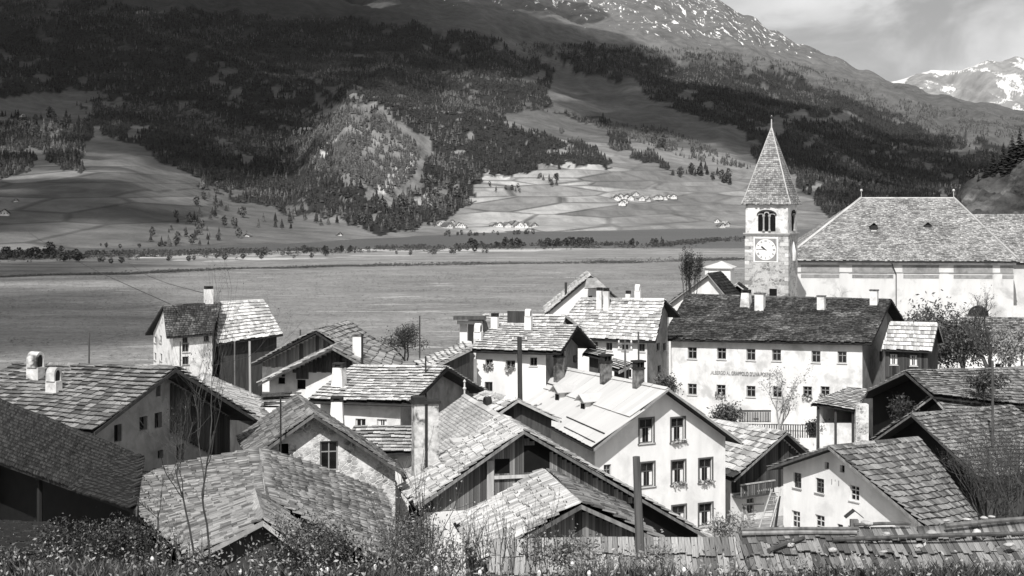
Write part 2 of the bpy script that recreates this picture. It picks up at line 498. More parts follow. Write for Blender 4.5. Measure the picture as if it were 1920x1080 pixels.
# ---- near ground: one fan-shaped sheet from under the camera to beyond the near shore
ty = np.concatenate([np.linspace(-14, 14, 90), np.linspace(14.4, 60, 90), np.geomspace(61, 1480, 220)])
ta = np.linspace(-1, 1, 260)
ta = np.sign(ta) * np.abs(ta) ** 1.15
TY, TA = np.meshgrid(ty, ta, indexing='ij')
TX = TA * (14 + np.maximum(TY, 0) * 0.62)
TZ = near_h(TX, np.maximum(TY, 0))
ns = np.interp(px_of(TX, TY), NS_PX, NS_D)
TZ = np.where(TY > ns - 60, np.minimum(TZ, LAKE_Z + 0.9 - (TY - ns) * 0.012), TZ)
TZ = np.where(TY > ns, LAKE_Z - 0.2 - (TY - ns) * 0.02, TZ)
nr, nc = TX.shape
idx = np.arange(nr * nc).reshape(nr, nc)
quads = np.stack([idx[:-1, :-1], idx[:-1, 1:], idx[1:, 1:], idx[1:, :-1]], -1).reshape(-1, 4)

def ground_mat():
    m, nt, b = new_mat('meadow_ground', 0.95)
    co = coords(nt)
    fine = nnoise(nt, co, 0.9, 7, 0.65)
    streak = nnoise(nt, nmap(nt, co, (0.10, 0.13, 1)), 1.0, 10, 0.72, 1.0)      # old furrows across the meadow
    mp = nt.nodes.new('ShaderNodeMapping'); mp.inputs['Scale'].default_value = (0.014, 0.07, 1); mp.inputs['Rotation'].default_value = (0, 0, 0.16); nt.links.new(co, mp.inputs['Vector'])
    lane = nnoise(nt, mp.outputs[0], 1.3, 4, 0.55, 0.8)
    patch = nnoise(nt, co, 0.02, 5, 0.55)
    val = nmath(nt, 'MULTIPLY', nrange(nt, fine, 0.25, 0.75, 0.6, 1.4), 0.19)
    val = nmath(nt, 'MULTIPLY', val, nrange(nt, streak, 0.35, 0.65, 0.78, 1.22))
    val = nmath(nt, 'MULTIPLY', val, nrange(nt, patch, 0.3, 0.7, 0.82, 1.2))
    val = nmath(nt, 'ADD', val, nrange(nt, lane, 0.62, 0.66, 0.0, 0.12, True))
    at = nt.nodes.new('ShaderNodeAttribute'); at.attribute_name = 'tone'
    val = nmath(nt, 'MULTIPLY', val, at.outputs['Fac'])
    grey(nt, b, val)
    bump(nt, b, fine, 0.6, 0.25)
    return m
gnd = big_mesh('ground', np.stack([TX, TY, TZ], -1).reshape(-1, 3), quads, ground_mat(), True)
tone = np.ones_like(TX)
tone = np.where(TY < 30, 0.42, tone)                                    # rank grass on the brow
vill = (TY > 60) & (TY < 150) & (np.abs(TX) < 60)
tone = np.where(vill, 1.5, tone)                                        # trodden lanes between the houses
gpx = px_of(TX, TY)
grow = HY - F * (TZ - CZ) / np.maximum(TY, 1)
bank = np.interp(gpx, [0, 700, 1400], [520, 503, 488])
tone = np.where((grow < bank) & (TY > 300), 0.62 + 0.4 * np.clip((gpx - 200) / 500, 0, 1) + 0.9 * (fbm(TX / 40, TY / 12, 4, 77) - 0.5), tone)
sand = (grow < np.interp(gpx, [0, 400, 900, 1400], [478, 490, 476, 452])) & (fbm(TX / 70, TY / 9, 4, 78) > 0.56) & (TY > 500) & (gpx > 250)
tone = np.where(sand, 1.9, tone)
at = gnd.attributes.new('tone', 'FLOAT', 'POINT')
at.data.foreach_set('value', tone.astype(np.float32).ravel())
link(bpy.data.objects.new('ground', gnd), None, 'structure')

# ---- the lake
m, nt, b = new_mat('lake_water', 0.42, 0.35)
co = coords(nt)
grey(nt, b, nrange(nt, nnoise(nt, nmap(nt, co, (0.004, 0.03, 1)), 1, 4), 0.3, 0.7, 0.050, 0.075))
bump(nt, b, nnoise(nt, nmap(nt, co, (0.25, 0.6, 1)), 1.0, 4), 0.9, 0.5)
MB().poly([A(-1500, 860, LAKE_Z), A(1500, 860, LAKE_Z), A(1800, 1760, LAKE_Z), A(-1800, 1760, LAKE_Z)]).obj('lake', m, None, 'structure')

# ---- far side of the valley, as one hillside that rises to the ridge
fa = np.concatenate([np.linspace(-760, -20, 60), np.linspace(-10, 1935, 420), np.linspace(1955, 3100, 60)])
off = np.concatenate([np.linspace(-60, 700, 130), np.linspace(710, 2000, 110), np.linspace(2020, 6000, 130), np.linspace(6060, 7200, 10)])
FA, OF = np.meshgrid(fa, off)
FD = np.interp(FA, NS_PX, FS_D) + OF
FX = (FA - 960) / F * FD
FZ = far_h(FX, FD)
FROW = HY - F * (FZ - CZ) / FD
nr, nc = FX.shape
idx = np.arange(nr * nc).reshape(nr, nc)
quads = np.stack([idx[:-1, :-1], idx[:-1, 1:], idx[1:, 1:], idx[1:, :-1]], -1).reshape(-1, 4)
def hill_mat():
    m, nt, b = new_mat('far_hillside', 0.95)
    co = coords(nt)
    at = nt.nodes.new('ShaderNodeAttribute'); at.attribute_name = 'tone'
    sn = nt.nodes.new('ShaderNodeAttribute'); sn.attribute_name = 'snow'
    fd = nt.nodes.new('ShaderNodeAttribute'); fd.attribute_name = 'field'
    fine = nnoise(nt, co, 0.035, 9, 0.68)
    mid = nnoise(nt, co, 0.008, 7, 0.6)
    vo = nt.nodes.new('ShaderNodeTexVoronoi')
    vo.inputs['Scale'].default_value = 1.0
    nt.links.new(nmap(nt, co, (0.0095, 0.0, 0.085)), vo.inputs['Vector'])
    vd_ = nt.nodes.new('ShaderNodeTexVoronoi'); vd_.feature = 'DISTANCE_TO_EDGE'; vd_.inputs['Scale'].default_value = 1.0
    nt.links.new(nmap(nt, co, (0.0095, 0.0, 0.085)), vd_.inputs['Vector'])
    sp = nt.nodes.new('ShaderNodeSeparateColor'); nt.links.new(vo.outputs['Color'], sp.inputs[0])
    plot = nmath(nt, 'MULTIPLY', nrange(nt, sp.outputs[0], 0, 1, 0.55, 1.95), nrange(nt, vd_.outputs['Distance'], 0.01, 0.05, 0.45, 1.0, True))
    pm = nt.nodes.new('ShaderNodeMix'); pm.data_type = 'FLOAT'
    nt.links.new(fd.outputs['Fac'], pm.inputs['Factor']); pm.inputs['A'].default_value = 1.0; nt.links.new(plot, pm.inputs['B'])
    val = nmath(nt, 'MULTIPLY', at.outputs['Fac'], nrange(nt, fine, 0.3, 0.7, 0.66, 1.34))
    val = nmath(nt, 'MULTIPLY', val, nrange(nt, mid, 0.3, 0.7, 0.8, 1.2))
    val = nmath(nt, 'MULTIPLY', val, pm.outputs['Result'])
    s1 = nnoise(nt, nmap(nt, co, (0.019, 0.004, 0.006)), 2.6, 9, 0.66, 0.5)   # snow left in the gullies
    k = nrange(nt, nmath(nt, 'ADD', s1, sn.outputs['Fac']), 0.60, 0.64, 0, 1, True)
    mx = nt.nodes.new('ShaderNodeMix'); mx.data_type = 'FLOAT'
    nt.links.new(k, mx.inputs['Factor']); nt.links.new(val, mx.inputs['A']); mx.inputs['B'].default_value = 0.82
    grey(nt, b, mx.outputs['Result'])
    bump(nt, b, fine, 0.8, 6.0)
    return m
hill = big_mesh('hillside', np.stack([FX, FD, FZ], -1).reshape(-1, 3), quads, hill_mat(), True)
wood = wooded(FA, FROW)
ftone = np.full(FX.shape, 0.19)
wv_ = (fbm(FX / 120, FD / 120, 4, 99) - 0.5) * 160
ftone = 0.18 - 0.075 * np.clip((700 - FA - wv_) / 160, 0, 1)  # left fields darkened in colour, adding to their cloud shade
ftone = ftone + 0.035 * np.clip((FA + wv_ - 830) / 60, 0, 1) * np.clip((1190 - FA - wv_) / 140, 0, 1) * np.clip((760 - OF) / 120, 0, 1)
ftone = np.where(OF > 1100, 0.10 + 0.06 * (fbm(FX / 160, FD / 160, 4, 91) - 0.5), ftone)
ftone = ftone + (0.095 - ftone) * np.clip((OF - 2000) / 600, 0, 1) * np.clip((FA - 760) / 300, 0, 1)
ftone = ftone + (0.045 - ftone) * np.clip((OF - 1500) / 500, 0, 1) * np.clip((900 - FA) / 250, 0, 1)  # upper left slope darkened in colour to deepen the cloud shadow
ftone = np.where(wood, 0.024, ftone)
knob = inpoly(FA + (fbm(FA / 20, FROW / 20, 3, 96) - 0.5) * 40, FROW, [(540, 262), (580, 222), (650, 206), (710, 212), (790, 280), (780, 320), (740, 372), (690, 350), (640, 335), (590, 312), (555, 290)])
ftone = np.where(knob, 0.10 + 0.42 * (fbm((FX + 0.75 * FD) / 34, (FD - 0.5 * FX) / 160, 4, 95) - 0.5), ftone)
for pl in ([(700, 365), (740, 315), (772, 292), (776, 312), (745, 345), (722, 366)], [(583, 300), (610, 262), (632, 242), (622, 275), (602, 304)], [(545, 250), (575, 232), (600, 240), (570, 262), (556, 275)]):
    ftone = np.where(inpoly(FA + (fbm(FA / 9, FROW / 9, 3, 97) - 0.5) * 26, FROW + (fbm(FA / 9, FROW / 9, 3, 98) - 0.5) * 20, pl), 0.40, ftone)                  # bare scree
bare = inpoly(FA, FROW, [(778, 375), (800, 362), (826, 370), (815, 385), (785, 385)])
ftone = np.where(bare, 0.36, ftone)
fsnow = np.full(FX.shape, -1.0)
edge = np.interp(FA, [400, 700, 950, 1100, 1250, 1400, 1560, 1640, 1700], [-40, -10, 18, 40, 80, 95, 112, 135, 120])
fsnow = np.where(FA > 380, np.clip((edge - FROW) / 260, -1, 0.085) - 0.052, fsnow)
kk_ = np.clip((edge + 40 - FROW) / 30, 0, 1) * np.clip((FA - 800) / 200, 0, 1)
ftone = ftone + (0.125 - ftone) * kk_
ffield = np.clip((FA - 840) / 60, 0, 1) * np.clip((1240 - FA) / 160, 0, 1) * np.clip((720 - OF) / 100, 0, 1) * (~wood)
ffield = np.maximum(ffield, 0.7 * np.clip((430 - FA) / 60, 0, 1) * (~wood) * np.clip((700 - OF) / 100, 0, 1))
ffield = np.maximum(ffield, 0.45 * np.clip((FA - 1000) / 60, 0, 1) * (~wood) * np.clip((900 - OF) / 200, 0, 1))
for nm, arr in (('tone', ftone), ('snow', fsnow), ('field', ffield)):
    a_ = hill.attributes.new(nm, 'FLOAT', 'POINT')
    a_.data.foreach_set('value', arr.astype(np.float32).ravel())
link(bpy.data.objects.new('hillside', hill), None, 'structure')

# ---- snowy range far behind the ridge
sx = np.linspace(1500, 2700, 260)
sky_row = np.interp(sx, [1500, 1600, 1660, 1700, 1745, 1800, 1832, 1850, 1880, 1905, 1925, 2000, 2100, 2300, 2700],
                    [215, 185, 160, 150, 141, 138, 124, 112, 116, 106, 112, 90, 130, 120, 190])
sk = np.linspace(0, 1, 90)
SX, SK = np.meshgrid(sx, sk)
SR = np.interp(SX, sx, sky_row)
SD = 9000 + SK * 3200
rowb = 330
srow = rowb + (SR - rowb) * SK ** 0.8
SXX = (SX - 960) / F * SD
SZ = (HY - srow) / F * SD + CZ
rg = 1 - np.abs(2 * fbm(SXX / 500 + SD / 2400, SD / 1500, 6, 51) - 1)
SZ = SZ + (rg - 0.62) * 330 * np.clip(SK * 4, 0, 1) * np.clip((1.08 - SK) * 4, 0.12, 1)
nr, nc = SX.shape
idx = np.arange(nr * nc).reshape(nr, nc)
quads = np.stack([idx[:-1, :-1], idx[:-1, 1:], idx[1:, 1:], idx[1:, :-1]], -1).reshape(-1, 4)
m, nt, b = new_mat('alpine_snow', 0.8)
co = coords(nt)
geo = nt.nodes.new('ShaderNodeNewGeometry')
sepn = nt.nodes.new('ShaderNodeSeparateXYZ'); nt.links.new(geo.outputs['True Normal'], sepn.inputs[0])
rk = nnoise(nt, nmap(nt, co, (0.0045, 0.0016, 0.0024)), 1.0, 9, 0.62, 0.3)
steep = nmath(nt, 'MULTIPLY_ADD', sepn.outputs['Z'], 0.28, rk)
k = nrange(nt, steep, 0.755, 0.785, 0, 1, True)
mx = nt.nodes.new('ShaderNodeMix'); mx.data_type = 'FLOAT'
nt.links.new(k, mx.inputs['Factor'])
nt.links.new(nrange(nt, nnoise(nt, co, 0.01, 6), 0.3, 0.7, 0.16, 0.30), mx.inputs['A'])
mx.inputs['B'].default_value = 0.60
grey(nt, b, mx.outputs['Result'])
big_obj('snow_mountains', np.stack([SXX, SD, SZ], -1).reshape(-1, 3), quads, m, None, 'structure', True)

# ---- rocky knoll behind the church
kx = np.linspace(1700, 2700, 140)
kd = np.linspace(300, 640, 90)
KX, KD = np.meshgrid(kx, kd)
ksky = np.interp(KX, [1700, 1780, 1800, 1820, 1845, 1875, 1920, 2000, 2200, 2700], [470, 425, 372, 350, 342, 326, 305, 270, 230, 240])
kk = np.clip((KD - 330) / 150, 0, 1)
krow0 = HY - F * (near_h((KX - 960) / F * KD, KD) - CZ) / KD
krow = krow0 + 3 + (ksky - krow0 - 3) * (kk ** 0.55)
KXX = (KX - 960) / F * KD
KZ = (HY - krow) / F * KD + CZ
KZ = np.where(KD > 480, KZ - (KD - 480) * 0.25, KZ)
kn = 1 - np.abs(2 * fbm(KXX / 11, KD / 22, 5, 61, 0.62) - 1)
KZ = KZ + (kn - 0.6) * 9.0 * np.clip(kk * 3, 0, 1) * np.clip((1850 - 1700) / 100, 0, 1)
nr, nc = KX.shape
idx = np.arange(nr * nc).reshape(nr, nc)
quads = np.stack([idx[:-1, :-1], idx[:-1, 1:], idx[1:, 1:], idx[1:, :-1]], -1).reshape(-1, 4)
big_obj('rocky_knoll_ground', np.stack([KXX, KD, KZ], -1).reshape(-1, 3), quads, gmat('knoll_turf_and_rock', 0.06, 0.95, 0.10, (1, 0.5, 2.2), bmp=1.0, bdist=5.0, spots=-0.8, spot_scale=0.08, detail=10), None, 'structure', True)

# ---------------------------------------------------------------- where a line of sight meets the far hillside
RC_OFF = np.concatenate([np.linspace(0, 1500, 260), np.linspace(1510, 6000, 160)])
def far_hit(px, row):
    D = np.interp(px, NS_PX, FS_D) + RC_OFF
    X = (px - 960) / F * D
    Z = far_h(X, D)
    r = HY - F * (Z - CZ) / D
    w = np.where(r <= row)[0]
    if len(w) == 0: return None
    i = w[0]
    return A(X[i], D[i], Z[i])
def near_hit(px, row, lo=150, hi=1500):
    D = np.linspace(lo, hi, 900)
    X = (px - 960) / F * D
    Z = near_h(X, D)
    r = HY - F * (Z - CZ) / D
    w = np.where(r <= row)[0]
    i = w[0] if len(w) else len(D) - 1
    return A(X[i], D[i], Z[i])

# ---------------------------------------------------------------- conifers
def conifer_arrays(tiers=4, n=6, seed=0):
    r_ = np.random.default_rng(seed)
    V, T = [], []
    for k in range(tiers):
        z0 = 0.10 + 0.80 * k / tiers
        z1 = min(1.0, z0 + 0.95 / tiers + 0.12)
        rad = 0.25 * (1 - k / (tiers + 0.5))
        b0 = len(V)
        V.append((0, 0, z1))
        ph = r_.uniform(0, 6)
        for q in range(n):
            w = ph + 2 * math.pi * q / n
            rr = rad * r_.uniform(0.72, 1.2)
            V.append((rr * math.cos(w), rr * math.sin(w), z0 + r_.uniform(-0.03, 0.03)))
        for q in range(n): T.append((b0, b0 + 1 + q, b0 + 1 + (q + 1) % n))
    return np.array(V), np.array(T)
def scatter(name, pts, hts, tmpl, mat, parent=None, label=None, cat=None):
    """many far trees that read as one wood"""
    V0, T0 = tmpl
    n = len(pts)
    ang = rng.uniform(0, 6.28, n)
    w = rng.uniform(0.8, 1.25, n)
    c, s = np.cos(ang), np.sin(ang)
    X = (V0[None, :, 0] * c[:, None] - V0[None, :, 1] * s[:, None]) * (hts * w)[:, None] + pts[:, 0:1]
    Y = (V0[None, :, 0] * s[:, None] + V0[None, :, 1] * c[:, None]) * (hts * w)[:, None] + pts[:, 1:2]
    Z = V0[None, :, 2] * hts[:, None] + pts[:, 2:3] - 0.4
    V = np.stack([X, Y, Z], -1).reshape(-1, 3)
    T = (T0[None] + (np.arange(n) * len(V0))[:, None, None]).reshape(-1, 3)
    o = big_obj(name, V, T, mat, parent, 'stuff')
    if label: tag(o, label, cat)
    return o
def wood_points(n, lo, hi, test):
    px = rng.uniform(-500, 2150, n)
    of = lo + (hi - lo) * rng.uniform(0, 1, n) ** 0.8
    D = np.interp(px, NS_PX, FS_D) + of
    X = (px - 960) / F * D
    Z = far_h(X, D)
    row = HY - F * (Z - CZ) / D
    k = test(px, row)
    return np.stack([X, D, Z], -1)[k]
P = wood_points(160000, 150, 3600, wooded)
P = P[rng.permutation(len(P))][:56000]
is_l = fbm(P[:, 0] / 90, P[:, 1] / 90, 3, 71) + rng.uniform(-0.12, 0.12, len(P)) > 0.60
C3, C4 = conifer_arrays(3, 5, 1), conifer_arrays(4, 6, 2)
scatter('conifer_forest', P[~is_l], rng.uniform(5, 11, (~is_l).sum()), C3, M['conifer'], None, 'dark conifer forest covering the far mountainside', 'forest')
scatter('larch_forest', P[is_l], rng.uniform(5, 10, is_l.sum()), C3, M['larch'], None, 'paler larch trees mixed into the far mountain forest', 'forest')
P2 = wood_points(170000, 300, 4500, lambda a, r: (inpoly(a, r, LIGHT_WOOD[0]) | inpoly(a, r, LIGHT_WOOD[1]) | (inpoly(a, r, [(540, 262), (580, 222), (650, 206), (710, 212), (790, 280), (780, 320), (740, 372), (690, 350), (640, 335), (590, 312), (555, 290)]))) & (fbm(a / 14, r / 9, 3, 260) > 0.40))
scatter('sparse_wood', P2[:16000], rng.uniform(5, 9, len(P2[:16000])), C3, M['larch'], None, 'thin open wood along the upper tree line and on the cliff knob', 'forest')

P3_ = wood_points(150000, 250, 1300, lambda a, r: inpoly(a, r, [(540, 262), (580, 222), (650, 206), (710, 212), (790, 280), (780, 320), (740, 372), (690, 350), (640, 335), (590, 312), (555, 290)]) & (fbm((a + r) / 16, (a - r) / 40, 3, 270) > 0.47))
scatter('knob_wood', P3_[:2600], rng.uniform(5, 10, len(P3_[:2600])), C3, M['larch'], None, 'larch scrub growing in stripes down the sunlit cliff knob', 'forest')

# single trees one can pick out on the far shore and slopes: each its own thing
def tree_mesh(tmpl, h, mat, name):
    return big_mesh(name, tmpl[0] * h, tmpl[1], mat)
def blob_tree(seed, n=70):
    """loose rounded crown of leaf clumps, unit height"""
    r_ = np.random.default_rng(seed)
    V, T = [], []
    for k in range(n):
        z = r_.uniform(0.18, 1.0)
        rad = 0.36 * math.sin(math.pi * min(1, (z - 0.10) / 0.95)) ** 0.7
        w = r_.uniform(0, 6.283)
        rr = rad * math.sqrt(r_.uniform(0.1, 1))
        c = A(rr * math.cos(w), rr * math.sin(w), z)
        for q in range(2):
            a = unit(r_.normal(size=3)) * 0.125 * r_.uniform(0.6, 1.3)
            b_ = unit(r_.normal(size=3)) * 0.125 * r_.uniform(0.6, 1.3)
            i = len(V)
            V += [c - a, c + a * 0.8 - b_ * 0.4, c + b_]
            T.append((i, i + 1, i + 2))
    return np.array(V), np.array(T)
TRUNK = MB().tube([A(0, 0, -0.04), A(0, 0, 0.5)], [0.022, 0.012], 5)
tr_me = bpy.data.meshes.new('trunk')
tr_me.from_pydata([tuple(map(float, v)) for v in TRUNK.v], [], TRUNK.f)
tr_me.materials.append(M['bark'])
def fir_detail(seed):
    r_ = np.random.default_rng(seed)
    V, T = [], []
    for k in range(430):
        z = 0.08 + 0.9 * r_.uniform(0, 1) ** 1.25
        rad = 0.26 * (1.03 - z) * r_.uniform(0.6, 1.15)
        w = r_.uniform(0, 6.283)
        d_ = A(math.cos(w), math.sin(w), 0); s_ = A(-math.sin(w), math.cos(w), 0)
        b0 = A(0, 0, z)
        tip = b0 + d_ * rad - UP * rad * r_.uniform(0.15, 0.5)
        i = len(V)
        wd = rad * 0.3
        V += [b0, b0 + d_ * rad * 0.6 + s_ * wd - UP * rad * 0.3, tip, b0 + d_ * rad * 0.6 - s_ * wd - UP * rad * 0.3]
        T += [(i, i + 1, i + 2), (i, i + 2, i + 3)]
    return np.array(V), np.array(T)
CROWN = {
    'firbig': [big_mesh('crown', *fir_detail(60 + k), M['conifer']) for k in range(3)],
    'fir': [big_mesh('crown', *conifer_arrays(6, 8, 10 + k), M['conifer']) for k in range(3)],
    'larch': [big_mesh('crown', *conifer_arrays(6, 8, 20 + k), M['larch']) for k in range(3)],
    'bush': [big_mesh('crown', *blob_tree(30 + k), M['leaf_dark']) for k in range(3)],
    'pale': [big_mesh('crown', *blob_tree(40 + k), M['leaf']) for k in range(3)]}
def far_tree(p, h, kind, name, label, group, wide=1.0):
    t = thing(name, p, label, 'tree' if 'tree' in name else 'shrub', group)
    for me, nm in ((random.choice(CROWN[kind]), 'crown'), (tr_me, 'trunk')):
        o = bpy.data.objects.new(nm, me)
        COL.objects.link(o); o.parent = t
        o.scale = (h * wide, h * wide, h)
        o.rotation_euler = (0, 0, random.uniform(0, 6.28))
    return t
def trees_in(poly, n, hpx, kinds, name, label, group, near=False, wide=1.0):
    xs = [q[0] for q in poly]; ys = [q[1] for q in poly]
    k = 0
    while k < n:
        px, py = random.uniform(min(xs), max(xs)), random.uniform(min(ys), max(ys))
        if not inpoly(A(px), A(py), poly)[0]: continue
        k += 1
        p = near_hit(px, py) if near else far_hit(px, py)
        if p is None: continue
        far_tree(p, random.uniform(*hpx) * p[1] / F, random.choice(kinds), name, label, group, wide)
trees_in([(262, 465), (300, 430), (340, 395), (400, 360), (450, 395), (470, 440), (430, 462), (330, 468)], 70, (9, 22), ['fir', 'larch', 'larch', 'pale'], 'conifer_tree', 'tall dark conifer on the slope above the near end of the lake', 'conifers on the slope above the lake')
trees_in([(470, 400), (640, 405), (640, 420), (520, 440), (470, 430)], 16, (10, 24), ['fir', 'larch'], 'conifer_tree', 'conifer standing at the foot of the dark forested slope', 'conifers at the foot of the forest')
trees_in([(650, 405), (760, 385), (820, 400), (815, 432), (700, 440), (650, 428)], 70, (14, 26), ['larch', 'pale', 'fir'], 'larch_tree', 'pale larch below the cliff knob beside the lakeside hamlet', 'larches below the cliff knob')
trees_in([(800, 330), (890, 345), (880, 385), (800, 400)], 30, (12, 22), ['larch', 'pale'], 'larch_tree', 'pale larch at the edge of the terraced fields', 'larches beside the terraced fields')
trees_in([(1245, 335), (1290, 330), (1370, 350), (1385, 352), (1370, 335), (1320, 318)], 26, (13, 24), ['fir', 'pale'], 'conifer_tree', 'conifer in the clump above the hillside hamlet', 'clump of trees above the hillside hamlet')
trees_in([(1195, 245), (1270, 262), (1330, 290), (1300, 300), (1220, 275)], 24, (9, 17), ['larch', 'pale'], 'larch_tree', 'small larch on the sunlit alpine pasture', 'larches on the alpine pasture')
trees_in([(1000, 330), (1060, 335), (1060, 352), (1020, 350)], 10, (9, 15), ['pale', 'larch'], 'larch_tree', 'small tree on a bank between terraced fields', 'trees between terraced fields')
trees_in([(890, 355), (960, 352), (1000, 368), (930, 362)], 10, (8, 13), ['pale', 'larch'], 'larch_tree', 'small tree on a bank between terraced fields', 'trees between terraced fields')
trees_in([(40, 240), (75, 215), (155, 225), (160, 250), (60, 265)], 30, (12, 26), ['pale', 'larch'], 'larch_tree', 'round pale tree on the high meadow among the dark woods', 'trees on the high meadow')
trees_in([(830, 440), (1010, 442), (1010, 448), (830, 447)], 26, (5, 11), ['pale'], 'lakeside_bush_tree', 'low tree on the far lake shore below the hamlet', 'low trees on the far lake shore')
trees_in([(880, 466), (1050, 464), (1245, 462), (1245, 458), (1050, 459), (880, 462)], 60, (8, 18), ['fir', 'bush', 'bush'], 'shore_tree', 'dark tree in the row along the near lake shore', 'dark trees on the near lake shore', True)
trees_in([(560, 476), (670, 475), (670, 471), (560, 472)], 16, (9, 16), ['bush', 'fir'], 'shore_tree', 'dark tree in the short row on the gravel bank by the lake', 'dark trees on the gravel bank', True)
trees_in([(0, 490), (170, 492), (170, 472), (0, 470)], 30, (10, 20), ['bush'], 'willow_shrub', 'round dark willow shrub on the marshy shore', 'willow shrubs on the marshy shore', True, 1.5)
trees_in([(180, 496), (420, 490), (640, 484), (640, 478), (180, 482)], 22, (7, 12), ['bush', 'pale'], 'willow_shrub', 'low grey shrub on the gravel flats beside the lake', 'shrubs on the gravel flats', True, 1.4)
trees_in([(700, 480), (950, 476), (950, 468), (700, 472)], 12, (6, 12), ['pale', 'bush'], 'willow_shrub', 'low grey shrub on the gravel flats beside the lake', 'shrubs on the gravel flats', True, 1.4)
trees_in([(1500, 345), (1640, 345), (1640, 372), (1500, 372)], 30, (12, 22), ['larch', 'fir'], 'larch_tree', 'larch on the slope between the spire and the church roof', 'larches beside the church roof')
trees_in([(150, 465), (330, 468), (330, 462), (150, 458)], 10, (5, 10), ['bush'], 'willow_shrub', 'small dark shrub at the foot of the shaded fields', 'shrubs below the shaded fields')
for px, row, hp in ((1848, 345, 48), (1862, 338, 62), (1835, 350, 30), (1882, 330, 70), (1898, 322, 78), (1912, 315, 84), (1890, 330, 52), (1926, 312, 80), (1872, 336, 44)):
    d = 470
    p = U((px, row + 4), d)
    far_tree(p, hp * d / F, 'firbig', 'conifer_tree', 'tall black conifer on top of the rocky knoll behind the church', 'conifers on the rocky knoll', 1.25)

for k in range(46):
    i_, j_ = random.randrange(30, 88), random.randrange(12, 70)
    p = A(KXX[i_, j_], KD[i_, j_], KZ[i_, j_] - 0.5)
    far_tree(p, random.uniform(2.0, 5.0), random.choice(['firbig', 'bush', 'bush']), 'knoll_shrub', 'dark shrub clinging to the side of the rocky knoll behind the church', 'shrubs on the rocky knoll', 1.3)

# reeds and scrub added as the dark shadow line of the ditch bank
bp = []
for k in range(9000):
    px = random.uniform(-150, 1650)
    row = np.interp(px, [0, 700, 1400, 1700], [519, 502, 488, 486]) + random.gauss(0, 0.5) - abs(random.gauss(0, 3.0 if px > 700 else 1.2))
    d = np.interp(px, [0, 1400], [34.2, 36.2]) * F / (row - HY)
    x = (px - 960) / F * d
    bp.append((x, d, near_h(A(x), A(d))[0]))
bp = np.array(bp)
scatter('reed_bank', bp, rng.uniform(0.4, 1.2, len(bp)) * (0.4 + 1.2 * fbm(bp[:, 0] / 25, bp[:, 1] / 25, 3, 19)), (blob_tree(3, 16)[0] * A(1.6, 1.6, 1), blob_tree(3, 16)[1]), M['leaf'], None, 'strip of reeds and scrub added as the dark ditch shadow along the meadow', 'reeds')

# grass tussocks that roughen the meadow
n = 70000
md = 135 + 560 * rng.uniform(0, 1, n) ** 1.5
mxp = rng.uniform(-300, 1750, n)
mX = (mxp - 960) / F * md
keep = fbm(mX / 22 + md / 60, md / 7, 4, 301) + rng.uniform(-0.12, 0.12, n) > 0.50
mX, md = mX[keep], md[keep]
tp = np.stack([mX, md, near_h(mX, md) + 0.25], -1)
V0, T0 = blob_tree(77, 3)
scatter('meadow_tussocks', tp, rng.uniform(0.25, 0.62, len(tp)) * (0.7 + md / 700), (V0 * A(2.6, 2.6, 1.0), T0), gmat('tussock_grass', 0.17, 0.3, 0.05, rnd=0.55), None, 'tufted rough grass covering the lake meadow', 'grass')

# scrub along the near lake shore
n = 5200
spx = rng.uniform(-200, 1420, n)
sd = np.interp(spx, NS_PX, NS_D) - np.abs(rng.normal(0, 38, n)) - 4
sX = (spx - 960) / F * sd
keep = fbm(spx / 30, sd / 25, 4, 311) > 0.47
sX, sd = sX[keep], sd[keep]
tp = np.stack([sX, sd, np.maximum(near_h(sX, sd), LAKE_Z - 0.2)], -1)
scatter('shore_scrub', tp, rng.uniform(0.8, 3.2, len(tp)), (blob_tree(5, 18)[0] * A(1.7, 1.7, 1), blob_tree(5, 18)[1]), M['leaf'], None, 'low willow scrub along the near lake shore', 'scrub')

# ---------------------------------------------------------------- clouds drifting over the valley (they throw the shadows on the mountain)
def cloud(name, label, spots, alt, mat):
    """each spot: column, row on the hillside that the puff shades, and its radius in metres"""
    V, Q = [], []
    s0 = bpy.data.meshes.new('t')
    import bmesh
    bm = bmesh.new(); bmesh.ops.create_icosphere(bm, subdivisions=3, radius=1.0); bm.to_mesh(s0); bm.free()
    v0 = np.array([v.co[:] for v in s0.vertices]); f0 = np.array([p.vertices[:] for p in s0.polygons])
    bpy.data.meshes.remove(s0)
    for px, row, r in spots:
        g = far_hit(px, row) if row < 440 else near_hit(px, row, 60)
        if g is None:
            D = 6500.0
            g = A((px - 960) / F * D, D, CZ + (HY - row) / F * D)
        r = -r if r < 0 else r * g[1] / F
        c = g + SUN * ((alt - g[2]) / SUN[2])
        n = fbm(v0[:, 0] * 1.7 + px, v0[:, 1] * 1.7 + row, 4, 5) + fbm(v0[:, 2] * 2 + row, v0[:, 0] * 2 - px, 4, 6)
        w = v0 * (0.62 + 0.42 * n)[:, None] * A(r, r, r * 0.42)
        Q.append(f0 + sum(len(a) for a in V)); V.append(w + c)
    o = big_obj(name, np.concatenate(V), np.concatenate(Q), mat, None, 'stuff', True)
    return tag(o, label, 'cloud')
m, nt, b = new_mat('cloud', 1.0, 0.0)
b.inputs['Base Color'].default_value = (0.85, 0.85, 0.85, 1)
M['cloud'] = m
